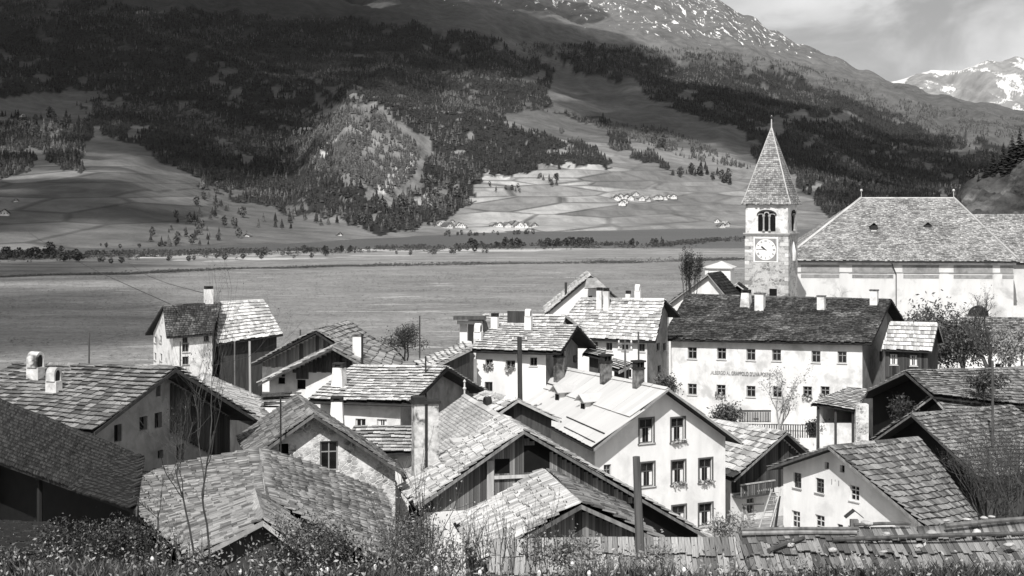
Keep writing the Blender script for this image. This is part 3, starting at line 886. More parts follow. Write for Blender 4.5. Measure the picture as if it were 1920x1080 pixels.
def veil_mat(name, dens):
    m, nt, b = new_mat(name, 1.0, 0.0)
    b.inputs['Base Color'].default_value = (0.85, 0.85, 0.85, 1)
    tr = nt.nodes.new('ShaderNodeBsdfTransparent')
    mx = nt.nodes.new('ShaderNodeMixShader')
    mx.inputs[0].default_value = dens
    nt.links.new(tr.outputs[0], mx.inputs[1]); nt.links.new(b.outputs[0], mx.inputs[2])
    nt.links.new(mx.outputs[0], nt.nodes['Material Output'].inputs['Surface'])
    return m
M['puff_cloud'] = veil_mat('cloud_edge', 0.45)
M['veil'] = veil_mat('shade_veil', 0.42)

# ================================================================ BUILDINGS
ub = MB().box(A(-.5, -.5, -.5), A(1, 0, 0), A(0, 1, 0), A(0, 0, 1))
def unit_box(mat):
    key = 'ub_' + mat.name
    if key not in UB:
        me = bpy.data.meshes.new('piece')
        me.from_pydata([tuple(map(float, v)) for v in ub.v], [], ub.f)
        me.materials.append(mat)
        if mat.name.startswith('shingle'):
            me.materials.append(M['endgrain']); me.polygons[2].material_index = 1
        UB[key] = me
    return UB[key]
UB = {}
def piece(name, c, ux, uy, uz, sx, sy, sz, mat, parent):
    o = bpy.data.objects.new(name, unit_box(mat))
    m = Matrix.Identity(4)
    for i, (a, s) in enumerate(((ux, sx), (uy, sy), (uz, sz))):
        for r in range(3): m[r][i] = float(a[r]) * float(s)
    for r in range(3): m[r][3] = float(c[r])
    COL.objects.link(o)
    o.parent = parent
    if parent.type == 'EMPTY': o.matrix_parent_inverse = Matrix.Translation(-parent.location)
    o.matrix_basis = m
    return o

def shingle_rows(quad, expo, wmin, wmax, thick=0.035, wob=0.05, seed=0, lean=0.0, gap=0.012, ragged=0.12):
    """list of (centre, ux, uy, uz, sx, sy, sz) covering quad (ridge0, ridge1, eave1, eave0)"""
    r_ = random.Random(seed)
    r0, r1, e1, e0 = [np.asarray(q, float) for q in quad]
    n = unit(np.cross(r1 - r0, e0 - r0))
    if n[2] < 0: n = -n
    slope = (np.linalg.norm(e0 - r0) + np.linalg.norm(e1 - r1)) / 2
    rows = max(2, int(round(slope / expo)))
    out = []
    for i in range(rows):
        tb = 1 - i / rows
        tt = max(0.0, tb - 1.32 / rows)
        a0, a1 = r0 + (e0 - r0) * tb, r1 + (e1 - r1) * tb
        L = np.linalg.norm(a1 - a0)
        ux = unit(a1 - a0)
        s = -r_.uniform(0, wmax)
        while s < L:
            w = r_.uniform(wmin, wmax)
            ev = 0.06 if expo < 5 else 0.0
            q0, q1 = max(s, -r_.uniform(0, ev)), min(s + w, L + r_.uniform(0, ev))
            s += w
            if q1 - q0 < 0.3 * wmin: continue
            f = (q0 + q1) / 2 / L
            jb = r_.uniform(-ragged, ragged) * expo + (r_.uniform(0, 0.12) if i == 0 and expo < 5 else 0)
            pb = a0 + ux * (q0 + q1) / 2
            pt = (r0 + (e0 - r0) * tt) * (1 - f) + (r1 + (e1 - r1) * tt) * f
            dn = pb - pt
            pb = pb + unit(dn) * jb
            wv = wob * (math.sin(q0 * 0.9 + seed) + math.sin(q0 * 0.33 + tb * 5 + seed * 2)) * 0.5 + wob
            lift = max(thick * 1.5, min(0.085, expo * 0.17) if thick > 0.026 else 0.03) + r_.uniform(0, 0.9) * thick
            pb = pb + n * (lift + wv)
            pt = pt + n * (thick * 0.2 + wv)
            uy = unit(pt - pb)
            slip = r_.random() < 0.04
            uxx = unit(ux + uy * (r_.uniform(-0.05, 0.05) if not slip else r_.uniform(-0.22, 0.22)) + uy * lean)
            uz = unit(np.cross(uxx, uy))
            if uz[2] < 0: uz = -uz
            out.append(((pb + pt) / 2, uxx, uy, uz, (q1 - q0) - gap, np.linalg.norm(pt - pb), (thick + (0.012 if expo < 5 else 0)) * r_.uniform(0.8, 1.4)))
    return out
def boxes_mesh(name, L, mat, parent, kind='stuff'):
    if not L: return None
    c = np.array([q[0] for q in L]); ax = np.array([q[1] * q[4] for q in L]) / 2
    ay = np.array([q[2] * q[5] for q in L]) / 2; az = np.array([q[3] * q[6] for q in L]) / 2
    sg = [(-1, -1, -1), (1, -1, -1), (1, 1, -1), (-1, 1, -1), (-1, -1, 1), (1, -1, 1), (1, 1, 1), (-1, 1, 1)]
    V = np.stack([c + i * ax + j * ay + k * az for i, j, k in sg], 1).reshape(-1, 3)
    fq = BOXQ[1:]
    Q = (fq[None] + (np.arange(len(L)) * 8)[:, None, None]).reshape(-1, 4)
    o = big_obj(name, V, Q, mat, parent, kind)
    o.data.materials.append(M['endgrain'])
    mi = np.zeros(len(Q), np.int32); mi[1::5] = 1
    o.data.polygons.foreach_set('material_index', mi)
    return o
def lay(roof, rows, mat, cap=300, name='shingle'):
    """up to cap single pieces (those nearest the viewer), the rest one mass"""
    rows = sorted(rows, key=lambda q: q[0][1])
    for q in rows[:cap]: piece(name, *q, M[mat], roof)
    boxes_mesh(name + '_mass', rows[cap:], M.get(mat + '_m', M[mat]), roof)

def wall_plane(mb, p0, p1, zb, top, holes=(), depth=0.22, inward=None):
    """vertical wall from p0 to p1 (plan points); top: [(u, z)...] ; holes (u0, u1, z0, z1) get reveals"""
    p0, p1 = A(p0[0], p0[1], 0), A(p1[0], p1[1], 0)
    L = np.linalg.norm(p1 - p0)
    ux = (p1 - p0) / L
    us = sorted({0.0, L} | {min(max(q[0], 0), L) for q in top} | {min(max(h[k], 0.02), L - 0.02) for h in holes for k in (0, 1)})
    tu, tz = [q[0] for q in top], [q[1] for q in top]
    ztop = lambda u: float(np.interp(u, tu, tz))
    P3 = lambda u, z: p0 + ux * u + UP * z
    for u0, u1 in zip(us[:-1], us[1:]):
        if u1 - u0 < 1e-4: continue
        zt = min(ztop(u0), ztop(u1))
        cuts = sorted({zb} | {h[k] for h in holes if h[0] < u1 - 1e-4 and h[1] > u0 + 1e-4 for k in (2, 3) if zb < h[k] < zt - 0.01})
        for i, z0 in enumerate(cuts):
            if i + 1 < len(cuts):
                z1 = cuts[i + 1]
                if any(h[0] < u1 - 1e-4 and h[1] > u0 + 1e-4 and h[2] < (z0 + z1) / 2 < h[3] for h in holes): continue
                mb.poly([P3(u0, z0), P3(u1, z0), P3(u1, z1), P3(u0, z1)])
            else:
                if any(h[0] < u1 - 1e-4 and h[1] > u0 + 1e-4 and h[2] <= z0 + 0.01 < h[3] for h in holes): continue
                mb.poly([P3(u0, z0), P3(u1, z0), P3(u1, ztop(u1)), P3(u0, ztop(u0))])
    for u0, u1, z0, z1 in holes:
        a, b_, c, d_ = P3(u0, z0), P3(u1, z0), P3(u1, z1), P3(u0, z1)
        iv = inward * depth
        for s, e in ((a, b_), (b_, c), (c, d_), (d_, a)):
            mb.poly([s, e, e + iv, s + iv])
    return ux, L

def deck_slab(mb, quad, dn, n=7):
    """closed slab over a (slightly twisted) four-cornered roof plane"""
    r0, r1, e1, e0 = [np.asarray(q, float) for q in quad]
    k = len(mb.v)
    for lay_ in (0, 1):
        for i in range(n + 1):
            for j in range(n + 1):
                s_, t_ = j / n, i / n
                mb.v.append((r0 * (1 - s_) + r1 * s_) * (1 - t_) + (e0 * (1 - s_) + e1 * s_) * t_ + dn * lay_)
    m_ = (n + 1) ** 2
    I = lambda l, i, j: k + l * m_ + i * (n + 1) + j
    for i in range(n):
        for j in range(n):
            mb.f.append((I(0, i, j), I(0, i + 1, j), I(0, i + 1, j + 1), I(0, i, j + 1)))
            mb.f.append((I(1, i, j), I(1, i, j + 1), I(1, i + 1, j + 1), I(1, i + 1, j)))
    for j in range(n):
        mb.f.append((I(0, 0, j), I(0, 0, j + 1), I(1, 0, j + 1), I(1, 0, j)))
        mb.f.append((I(0, n, j + 1), I(0, n, j), I(1, n, j), I(1, n, j + 1)))
        mb.f.append((I(0, j + 1, 0), I(0, j, 0), I(1, j, 0), I(1, j + 1, 0)))
        mb.f.append((I(0, j, n), I(0, j + 1, n), I(1, j + 1, n), I(1, j, n)))
    return mb
class House:
    pass
def gable_house(name, label, cat, d, theta, FP, BP, FL, FR, BL=None, BR=None, ov=(0.7, 0.5, 0.6), ground=None,
                wall='white', left='sh_light', right='sh_light', expo=0.5, sw=(0.3, 0.6), caps=(300, 0), wob=0.05,
                front_top=None, windows=(), pl=None, pr=None, deck=0.12, verge='fascia', length=None, lean=0.0, thick=0.035, group=None, ragged=0.12, gutter=True):
    h = House()
    th = math.radians(theta)
    r = A(math.sin(th), math.cos(th), 0)
    g = A(math.cos(th), -math.sin(th), 0)
    P0 = U(FP, d)
    if length is None:
        best = min(((proj(P0 + r * L)[0] - BP[0]) ** 2 + (proj(P0 + r * L)[1] - BP[1]) ** 2, L) for L in np.arange(1.5, 45, 0.05))
        length = best[1]
    P1 = P0 + r * length
    if BP is not None:
        P1 = U(BP, P1[1])
        P1[2] = 0.5 * P1[2] + 0.5 * P0[2]
    rr = unit(A(*(P1 - P0)[:2], 0))
    def eave(p, o, pitch, side):
        if pitch is None: return ray_plane(p, o, r)
        # pitch known, lies on the line of sight: find the point in a plane of that pitch through the ridge
        n = unit(A(side * g[0] * math.sin(pitch), side * g[1] * math.sin(pitch), math.cos(pitch)))
        return ray_plane(p, o, n)
    L0 = eave(FL, P0, pl and math.radians(pl), -1)
    R0 = eave(FR, P0, pr and math.radians(pr), 1)
    L1 = eave(BL, P1, pl and math.radians(pl), -1) if BL else L0 + (P1 - P0)
    R1 = eave(BR, P1, pr and math.radians(pr), 1) if BR else R0 + (P1 - P0)
    of, ob, oe = ov
    mid = (P0 + P1) / 2
    zb = ground if ground is not None else float(near_h(A(mid[0]), A(mid[1]))[0]) - 0.3
    t = thing(name, (mid[0], mid[1], zb), label, cat, group)
    h.t, h.r, h.g, h.zb = t, r, g, zb
    h.P0, h.P1, h.L0, h.L1, h.R0, h.R1 = P0, P1, L0, L1, R0, R1
    # roof deck
    mb = MB()
    dn = A(0, 0, -deck)
    deck_slab(mb, (P0, P1, L1, L0), dn)
    deck_slab(mb, (P1, P0, R0, R1), dn)
    roof = mb.obj('roof', M['beam'], t)
    h.roof = roof
    # verge boards on the front edge, and ridge boards
    for a, b_ in ((P0, L0), (P0, R0), (P1, L1), (P1, R1)):
        out = -rr if a is P0 else rr
        dv = unit(b_ - a)
        MB().box(a + out * 0.003 + UP * 0.02, dv * np.linalg.norm(b_ - a), out * 0.04, A(0, 0, -0.17)).obj('verge_board', M[verge], roof)
    for sd, (e0, e1) in enumerate(((L0, L1), (R0, R1))):
        outd = -g if sd == 0 else g
        if gutter: MB().tube([e0 + outd * 0.06 - UP * 0.10, e1 + outd * 0.06 - UP * 0.10], [0.065, 0.065], 6).obj('eave_gutter', M['beam'], roof)
    lay(roof, shingle_rows((P0, P1, L1, L0), expo, *sw, thick=thick, wob=wob, seed=hash(label) % 97 if False else len(label), lean=lean, ragged=ragged), left, caps[0])
    lay(roof, shingle_rows((P0, P1, R1, R0), expo, *sw, thick=thick, wob=wob, seed=len(label) + 3, lean=-lean, ragged=ragged), right, caps[1])
    rn = max(2, int(np.linalg.norm(P1 - P0) / 1.6))
    for k in range(rn):
        for sd, e in ((-1, L0), (1, R0)):
            a = P0 + (P1 - P0) * (k + 0.02) / rn
            b_ = P0 + (P1 - P0) * (k + 0.98) / rn
            dv = unit(e - P0)
            MB().box(a + UP * (0.075 + random.uniform(0, 0.03)), b_ - a, dv * 0.26, UP * 0.035).obj('ridge_board', M[left if sd < 0 else right], roof)
    # walls
    def inset(e, p, along):
        hd = A(*(p - e)[:2], 0)
        w = np.linalg.norm(hd)
        k = min(oe / w, 0.6)
        q = e + hd * k + rr * along
        zq = e[2] + (p[2] - e[2]) * k - deck - 0.02
        return A(q[0], q[1], zq)
    WA, WB = inset(L0, P0, of), inset(R0, P0, of)
    WC, WD = inset(R1, P1, -ob), inset(L1, P1, -ob)
    h.WA, h.WB, h.WC, h.WD = WA, WB, WC, WD
    def peak_top(a, b_, p):
        u = unit(A(*(b_ - a)[:2], 0))
        up = float(np.dot(A(*(p - a)[:2], 0), u))
        Lw = np.linalg.norm((b_ - a)[:2])
        return [(0, a[2]), (min(max(up, 0.1), Lw - 0.1), p[2] - deck - 0.05), (Lw, b_[2])]
    PF, PB = P0 + rr * of, P1 - rr * ob
    sides = {'front': (WA, WB, peak_top(WA, WB, PF), rr), 'right': (WB, WC, [(0, WB[2]), (np.linalg.norm((WC - WB)[:2]), WC[2])], -g),
             'back': (WC, WD, peak_top(WC, WD, PB), -rr), 'left': (WD, WA, [(0, WD[2]), (np.linalg.norm((WA - WD)[:2]), WA[2])], g)}
    h.sides = sides
    holes = {k: [] for k in sides}
    todo = []
    for sp in windows:
        side, (cx, cy), (wp, hp), style = sp[:4]
        p0, p1, top, inn = sides[side]
        ux = unit(A(*(p1 - p0)[:2], 0))
        n = A(-ux[1], ux[0], 0)
        o = A(p0[0], p0[1], 0)
        uu = [float(np.dot(ray_plane((cx + s * wp / 2, cy), o, n) - o, ux)) for s in (-1, 1)]
        zz = [float(ray_plane((cx, cy + s * hp / 2), o, n)[2]) for s in (1, -1)]
        u0, u1 = min(uu), max(uu)
        Lw = np.linalg.norm((p1 - p0)[:2])
        if u0 < 0.15 or u1 > Lw - 0.15:
            c_ = min(max((u0 + u1) / 2, 0.7), Lw - 0.7); w_ = min(u1 - u0, 1.1) / 2
            u0, u1 = c_ - w_, c_ + w_
        zt = min(np.interp(u0, [q[0] for q in top], [q[1] for q in top]), np.interp(u1, [q[0] for q in top], [q[1] for q in top])) - 0.1
        z0, z1 = zz[0], min(zz[1], zt)
        if z1 - z0 < 0.25: continue
        holes[side].append((u0, u1, z0, z1))
        todo.append((side, o, ux, inn, u0, u1, z0, z1, style))
    for k, (p0, p1, top, inn) in sides.items():
        mb = MB()
        wall_plane(mb, p0, p1, zb, top, holes[k], 0.24, inn)
        wo = mb.obj('wall', M[wall if isinstance(wall, str) else wall.get(k, wall['all'])], t)
        setattr(h, 'wall_' + k, wo)
    h.holes = holes
    for w in todo: window(t, *w)
    return h

def window(t, side, o, ux, inn, u0, u1, z0, z1, style='dark'):
    """casement set into its reveal: frame with mullions > pane, sill, flowers"""
    out = -inn
    base = o + ux * u0 + UP * z0
    W, Hh = u1 - u0, z1 - z0
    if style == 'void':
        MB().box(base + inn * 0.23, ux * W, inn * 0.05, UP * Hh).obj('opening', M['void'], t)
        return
    fm = {'dark': 'frame_dark', 'light': 'frame_light', 'mid': 'frame_mid', 'flower': 'frame_mid', 'cross': 'frame_light', 'curtain': 'frame_light', 'door': 'wood_dark', 'casing': 'frame_dark'}[style]
    mb = MB()
    f = min(0.075, W * 0.1)
    dep = inn * 0.12
    th_ = inn * 0.06
    b0 = base + dep
    if style == 'door':
        n = max(3, int(W / 0.22))
        dr = MB().box(b0, ux * W, th_, UP * Hh).obj('door', M['wood_dark'], t)
        for k in range(n):
            piece('plank', b0 + ux * W * (k + .5) / n + UP * Hh / 2 + out * 0.02, ux, out, UP, W / n - 0.015, 0.04, Hh - 0.04, M['wood_dark'], dr)
        return
    mb.box(b0, ux * f, th_, UP * Hh).box(b0 + ux * (W - f), ux * f, th_, UP * Hh)
    mb.box(b0 + ux * f, ux * (W - 2 * f), th_, UP * f).box(b0 + ux * f + UP * (Hh - f), ux * (W - 2 * f), th_, UP * f)
    m_ = f * 0.75
    inner = b0 + out * 0.006
    mb.box(inner + ux * (W - m_) / 2 + UP * f, ux * m_, th_, UP * (Hh - 2 * f))
    if Hh > 0.85:
        zs = (0.62,) if style in ('casing', 'flower', 'mid', 'curtain') else (0.36, 0.67)
        for z in zs:
            mb.box(inner + out * 0.004 + ux * f + UP * Hh * z, ux * (W - 2 * f), th_, UP * m_)
    wo = mb.obj('window', M[fm], t)
    MB().box(b0 + inn * 0.03, ux * W, inn * 0.02, UP * Hh).obj('pane', M['glass'], wo)
    MB().box(base - ux * 0.06 - UP * 0.06 + out * 0.09, ux * (W + 0.12), inn * 0.2, UP * 0.055).obj('sill', M['frame_light' if style != 'dark' else 'frame_mid'], wo)
    if style == 'casing':      # painted wooden casing round the opening
        c = MB()
        k, pr = 0.10, 0.035
        c.box(base + out * pr - ux * k, ux * k, inn * (pr + .02), UP * Hh).box(base + out * pr + ux * W, ux * k, inn * (pr + .02), UP * Hh)
        c.box(base + out * pr - ux * k + UP * Hh, ux * (W + 2 * k), inn * (pr + .02), UP * k)
        c.box(base + out * (pr + .03) - ux * (k + .05) - UP * k, ux * (W + 2 * k + .1), inn * (pr + .05), UP * k)
        c.obj('casing', M['frame_dark'], wo)
    if style in ('curtain', 'casing'):
        for s in (0, 1):
            MB().box(b0 + inn * 0.022 + ux * (f if s == 0 else W - f - W * 0.22) + UP * f, ux * W * 0.22, inn * 0.006, UP * Hh * (0.55 if style == 'casing' else 0.9)).obj('curtain', M['curtain'], wo)
    if style in ('flower',) or (style == 'casing' and random.random() < 0.5):
        fl = MB()
        for k in range(46):
            c = base + out * random.uniform(0.0, 0.3) + ux * random.uniform(-0.05, W + 0.05) + UP * random.uniform(-0.12, 0.32) * (1 if style == 'flower' else 0.6)
            a, b_ = unit(rng.normal(size=3)) * 0.11, unit(rng.normal(size=3)) * 0.11
            fl.poly([c - a, c + b_, c + a, c - b_])
        fl.obj('window_flowers', M['flower'], wo)

def chimney(h, slope, base, wpx, hpx, style='plain', mat='white', turn=False):
    """masonry stack rising through a roof slope; base: where it leaves the roof"""
    a, b_, c = (h.P0, h.P1, h.L0) if slope == 'left' else (h.P0, h.P1, h.R0)
    n = unit(np.cross(b_ - a, c - a))
    p = ray_plane(base, a, n)
    m = p[1] / F
    w, ht = wpx * m, hpx * m
    r, g = h.r, h.g
    if abs(r[0]) > abs(g[0]): r, g = g, r
    q = p - UP * 0.9
    if turn: r, g = g, r
    mb = MB()
    if style == 'taper':
        k0, k1 = 1.25, 0.85
        bs = [q + g * s * w / 2 * k0 + r * e * w / 2 * k0 for s, e in ((-1, -1), (1, -1), (1, 1), (-1, 1))]
        ts = [p + UP * ht + g * s * w / 2 * k1 + r * e * w / 2 * k1 for s, e in ((-1, -1), (1, -1), (1, 1), (-1, 1))]
        mb.poly(bs[::-1]).poly(ts)
        for i in range(4): mb.poly([bs[i], bs[(i + 1) % 4], ts[(i + 1) % 4], ts[i]])
    else:
        mb.cbox(q + UP * (ht + 0.9) / 2, g, r, UP, w, w * 0.8, ht + 0.9)
    ch = mb.obj('chimney', M[mat], h.t)
    top = p + UP * ht
    if style in ('cap', 'taper'):
        c_ = MB()
        for s in (-1, 1):
            c_.cbox(top + g * s * w * 0.36 + UP * 0.10, g, r, UP, w * 0.24, w * 0.7, 0.2)
        c_.cbox(top + UP * 0.24, g, r, UP, w * 0.95, w * 0.8, 0.08)
        c_.cbox(top + UP * 0.10, g, r, UP, w * 0.4, w * 0.5, 0.19)
        c_.obj('chimney_cap', M['soot'], ch)
    elif style == 'arch':      # barrel-vaulted cowl open at both ends
        c_ = MB()
        K = 9
        e = w * 0.4
        arc = [(math.cos(math.pi * k / K) * w / 2, math.sin(math.pi * k / K) * w * 0.62 + w * 0.45) for k in range(K + 1)]
        arc = [(w / 2, 0)] + arc + [(-w / 2, 0)]
        inn = [(x * 0.68, max(0, z * 0.84 - 0.02)) for x, z in arc]
        for s0 in (1, -1):
            pass
        k = len(arc)
        V = []
        for rr_, lst in ((-e, arc), (e, arc), (-e, inn), (e, inn)):
            V += [top + r * x + g * rr_ + UP * z for x, z in lst]
        c_.v = V
        for i in range(k - 1):
            c_.f += [(i, i + 1, k + i + 1, k + i), (2 * k + i + 1, 2 * k + i, 3 * k + i, 3 * k + i + 1),
                     (i + 1, i, 2 * k + i, 2 * k + i + 1), (k + i, k + i + 1, 3 * k + i + 1, 3 * k + i)]
        c_.obj('chimney_cowl', M[mat], ch)
        MB().cbox(top + UP * w * 0.42, g, r, UP, w * 0.62, w * 0.62, w * 0.8).obj('dark_plug', M['soot'], ch)  # sooty block added to darken the open inside of the cowl
    elif style == 'pots':
        c_ = MB()
        c_.cbox(top + UP * 0.06, g, r, UP, w * 1.15, w * 0.95, 0.12)
        for s in (-1, 0, 1):
            c_.cbox(top + UP * 0.30 + g * s * w * 0.42, g, r, UP, w * 0.18, w * 0.7, 0.36)
        c_.cbox(top + UP * 0.54, g, r, UP, w * 1.25, w * 1.05, 0.12)
        c_.obj('chimney_cap', M['soot'], ch)
    else:
        MB().cbox(top + UP * 0.05, g, r, UP, w * 1.15, w * 0.95, 0.1).obj('chimney_cap', M['brick'], ch)
    return ch
def planks(h, side, zlo=None, mat='wood_mid', w=0.26, skip=()):
    """upright boards nailed over a wall, each its own piece"""
    p0, p1, top, inn = h.sides[side]
    wo = getattr(h, 'wall_' + side)
    o = A(p0[0], p0[1], 0)
    ux = unit(A(*(p1 - p0)[:2], 0))
    L = np.linalg.norm((p1 - p0)[:2])
    skip = list(skip) + [(a - 0.13, b_ + 0.13, c - 0.05, d_ + 0.05) for a, b_, c, d_ in h.holes[side]]
    u = 0.02
    zl = zlo if zlo is not None else h.zb
    while u < L - 0.05:
        ww = min(w * random.uniform(0.75, 1.25), L - u)
        zt = min(np.interp(u, [q[0] for q in top], [q[1] for q in top]), np.interp(u + ww, [q[0] for q in top], [q[1] for q in top])) - 0.03
        z0 = zl + random.uniform(-0.08, 0.04)
        spans = [(z0, zt)]
        for (a, b_, c, d_) in skip:
            if a < u + ww / 2 < b_: spans = [(z0, c), (d_, zt)]
        for s0, s1 in spans:
            if s1 - s0 > 0.12 and random.random() > 0.015:
                piece('plank', o + ux * (u + ww / 2) + UP * (s0 + s1) / 2 - inn * (0.02 + random.uniform(0, 0.012)), ux, inn, UP, ww - 0.018, 0.03, s1 - s0, M[mat], wo)
        u += ww
def shed_house(name, label, cat, pts, ds, ground=None, mat='sh_mid', expo=0.45, sw=(0.2, 0.4), cap=300, wall='wood_dark', oe=0.8, open_front=False, wob=0.05, thick=0.035, group=None, walls=True, ragged=0.12):
    """single-slope roof: ridge0, ridge1, eave1, eave0 as sight points with depths"""
    q = [U(p, d) for p, d in zip(pts, ds)]
    c = sum(q) / 4
    zb = ground if ground is not None else float(near_h(A(c[0]), A(c[1]))[0]) - 0.3
    t = thing(name, (c[0], c[1], zb), label, cat, group)
    h = House()
    h.t, h.q, h.zb = t, q, zb
    r0, r1, e1, e0 = q
    h.P0, h.P1, h.L0, h.R0 = r0, r1, e0, e0
    h.r = unit(A(*(r1 - r0)[:2], 0)); h.g = A(-h.r[1], h.r[0], 0)
    roof = deck_slab(MB(), (r0, r1, e1, e0), A(0, 0, -0.12)).obj('roof', M['beam'], t)
    h.roof = roof
    lay(roof, shingle_rows((r0, r1, e1, e0), expo, *sw, thick=thick, wob=wob, seed=len(label), ragged=ragged), mat, cap)
    for a, b_ in ((r0, e0), (r1, e1)):
        out = unit(np.cross(b_ - a, UP)); out = out if np.dot(out, (a + b_) / 2 - c) > 0 else -out
        MB().box(a + UP * 0.02 + out * 0.004, b_ - a, out * 0.05, A(0, 0, -0.22)).obj('verge_board', M['fascia' if mat != 'sh_dark' else 'wood_dark'], roof)
    if walls:
        hd = A(*(r0 - e0)[:2], 0); w = np.linalg.norm(hd); k = min(oe / w, 0.5)
        ee0, ee1 = e0 + (r0 - e0) * k + h.r * 0.35, e1 + (r1 - e1) * k - h.r * 0.35
        rr0, rr1 = r0 + h.r * 0.35 - unit(hd) * 0.15, r1 - h.r * 0.35 - unit(hd) * 0.15
        plan = [ee0, ee1, rr1, rr0]
        for i in range(4):
            if open_front and i == 0: continue
            a, b_ = plan[i], plan[(i + 1) % 4]
            mb = MB()
            Lw = np.linalg.norm((b_ - a)[:2])
            wall_plane(mb, a, b_, zb, [(0, a[2] - 0.14), (Lw, b_[2] - 0.14)], (), 0.2, UP)
            mb.obj('wall', M[wall], t)
        if open_front:
            for k2 in range(3):
                p = ee0 + (ee1 - ee0) * k2 / 2
                MB().tube([A(p[0], p[1], zb), A(p[0], p[1], p[2] - 0.12)], [0.12, 0.11], 6).obj('post', M['wood_dark'], t)
    return h

# ---------------------------------------------------------------- the houses of the village
# big farmhouse at the left
h = gable_house('farmhouse', 'large old farmhouse with wide shingle roof, two vaulted chimneys and shaded grey gable', 'house',
    78, -68, (329, 692), (36, 686), (176, 811), (476, 784), BL=(-160, 790), ov=(1.1, 0.6, 0.7), wall='grey_and_shade_plaster', left='sh_grey', right='sh_light', expo=0.46, sw=(0.28, 0.53), wob=0.1, verge='wood_dark',
    windows=[('front', (269, 794), (15, 26), 'void'), ('front', (297, 788), (14, 29), 'void'), ('front', (342, 782), (10, 32), 'void'), ('front', (297, 732), (8, 22), 'void'), ('front', (221, 812), (14, 32), 'void'), ('front', (338, 848), (14, 30), 'void'), ('front', (301, 852), (10, 16), 'void')])
chimney(h, 'left', (67, 718), 27, 30, 'arch', 'stack')
chimney(h, 'left', (101, 748), 24, 34, 'arch', 'white_old')
# dark wooden jetty under the right half of that gable
p0, p1, top, inn = h.sides['front']
u = unit(A(*(p1 - p0)[:2], 0)); Lw = np.linalg.norm((p1 - p0)[:2])
for k in range(22):
    uu = Lw * 0.56 + k * Lw * 0.44 / 22
    zt = float(np.interp(uu + 0.3, [q[0] for q in top], [q[1] for q in top]))
    piece('plank', A(p0[0], p0[1], 0) + u * (uu + 0.14) + UP * (zt - 1.25) - inn * 0.06, u, inn, UP, Lw * 0.02 - 0.02, 0.05, 2.4, M['wood_dark'], h.wall_front)

# the shingle roof that peeps out behind it
gable_house('barn', 'pale shingle roof sloping away behind the big left farmhouse', 'house', 96, -16, (392, 742), (380, 694), (330, 790), (505, 792), ov=(0.6, 0.5, 0.5), wall='wood_dark', left='sh_light', right='sh_light', expo=0.5, sw=(0.20, 0.40), caps=(0, 250), verge='wood_mid')

# house with stone gable (middle left)
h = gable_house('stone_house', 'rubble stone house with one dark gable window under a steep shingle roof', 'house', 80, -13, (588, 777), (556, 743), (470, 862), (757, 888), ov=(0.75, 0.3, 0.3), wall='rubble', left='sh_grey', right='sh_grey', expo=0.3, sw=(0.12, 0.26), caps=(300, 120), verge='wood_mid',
    windows=[('front', (617, 855), (34, 56), 'mid'), ('front', (532, 842), (18, 20), 'void')])
# broad barn whose ridge points at the camera
gable_house('barn', 'broad low barn with rough two-sided plank roof and ridge pointing forward', 'barn', 65, -10, (500, 945), (487, 845), (330, 1028), (745, 1068), BL=(196, 905), BR=(716, 924), ov=(0.6, 0.2, 0.5), wall='void', left='sh_mid', right='sh_mid', expo=0.42, sw=(0.12, 0.28), caps=(300, 200), wob=0.12, verge='wood_dark', thick=0.045, ragged=0.3)  # walls coloured black for the deep shade under the eaves
gable_house('hut', 'small plank-roofed hut half hidden by the bushes at the bottom left', 'hut', 50, -14, (493, 977), (478, 930), (352, 1052), (575, 1040), ov=(0.5, 0.3, 0.4), wall='wood_dark', left='sh_mid', right='sh_mid', expo=0.45, sw=(0.14, 0.30), caps=(200, 100), thick=0.045, ragged=0.3, length=6.0)
# dark single-slope barn at the left edge
shed_house('open_barn', 'dark open barn with mossy black shingle roof at the left edge', 'barn', [(-60, 724), (267, 857), (254, 957), (-70, 842)], [75.5, 58.5, 54, 70], mat='sh_dark', expo=0.32, sw=(0.13, 0.24), wall='void', open_front=True, oe=1.5, wob=0.08)  # walls coloured black to imitate the shade inside the barn
shed_house('lean_to_shed', 'low shed roof of small bleached shingles in the bottom left corner', 'shed', [(-60, 978), (92, 986), (110, 1040), (-60, 1036)], [46, 45, 41, 41], mat='sh_grey', expo=0.25, sw=(0.12, 0.25), wall='wood_dark')

# house with light shingles in the middle
h = gable_house('farmhouse', 'white farmhouse with bright shingle roof and tapered stone chimney, middle of the village', 'house', 100, -71, (839, 690), (662, 690), (773, 758), (912, 734), BL=(578, 752), ov=(1.0, 0.5, 0.6), wall={'all': 'white', 'front': 'grey_and_shade_plaster'}, left='sh_bright', right='sh_light', expo=0.46, sw=(0.25, 0.50), wob=0.08, verge='beam',  # grey on the right-hand gable is shade put into the wall colour
    windows=[('left', (676, 796), (19, 22), 'light'), ('left', (716, 796), (18, 20), 'curtain'), ('front', (815, 770), (10, 18), 'void')])
chimney(h, 'left', (636, 733), 22, 44, 'taper', 'white_old')
h2 = shed_house('annexe', 'low annexe with short shingle roof behind the stone gable house', 'house', [(664, 801), (775, 801), (800, 850), (650, 850)], [92, 92, 88, 88], mat='sh_light', expo=0.5, sw=(0.25, 0.50), wall='white')
chimney(h2, 'left', (632, 803), 24, 50, 'taper', 'white_old')

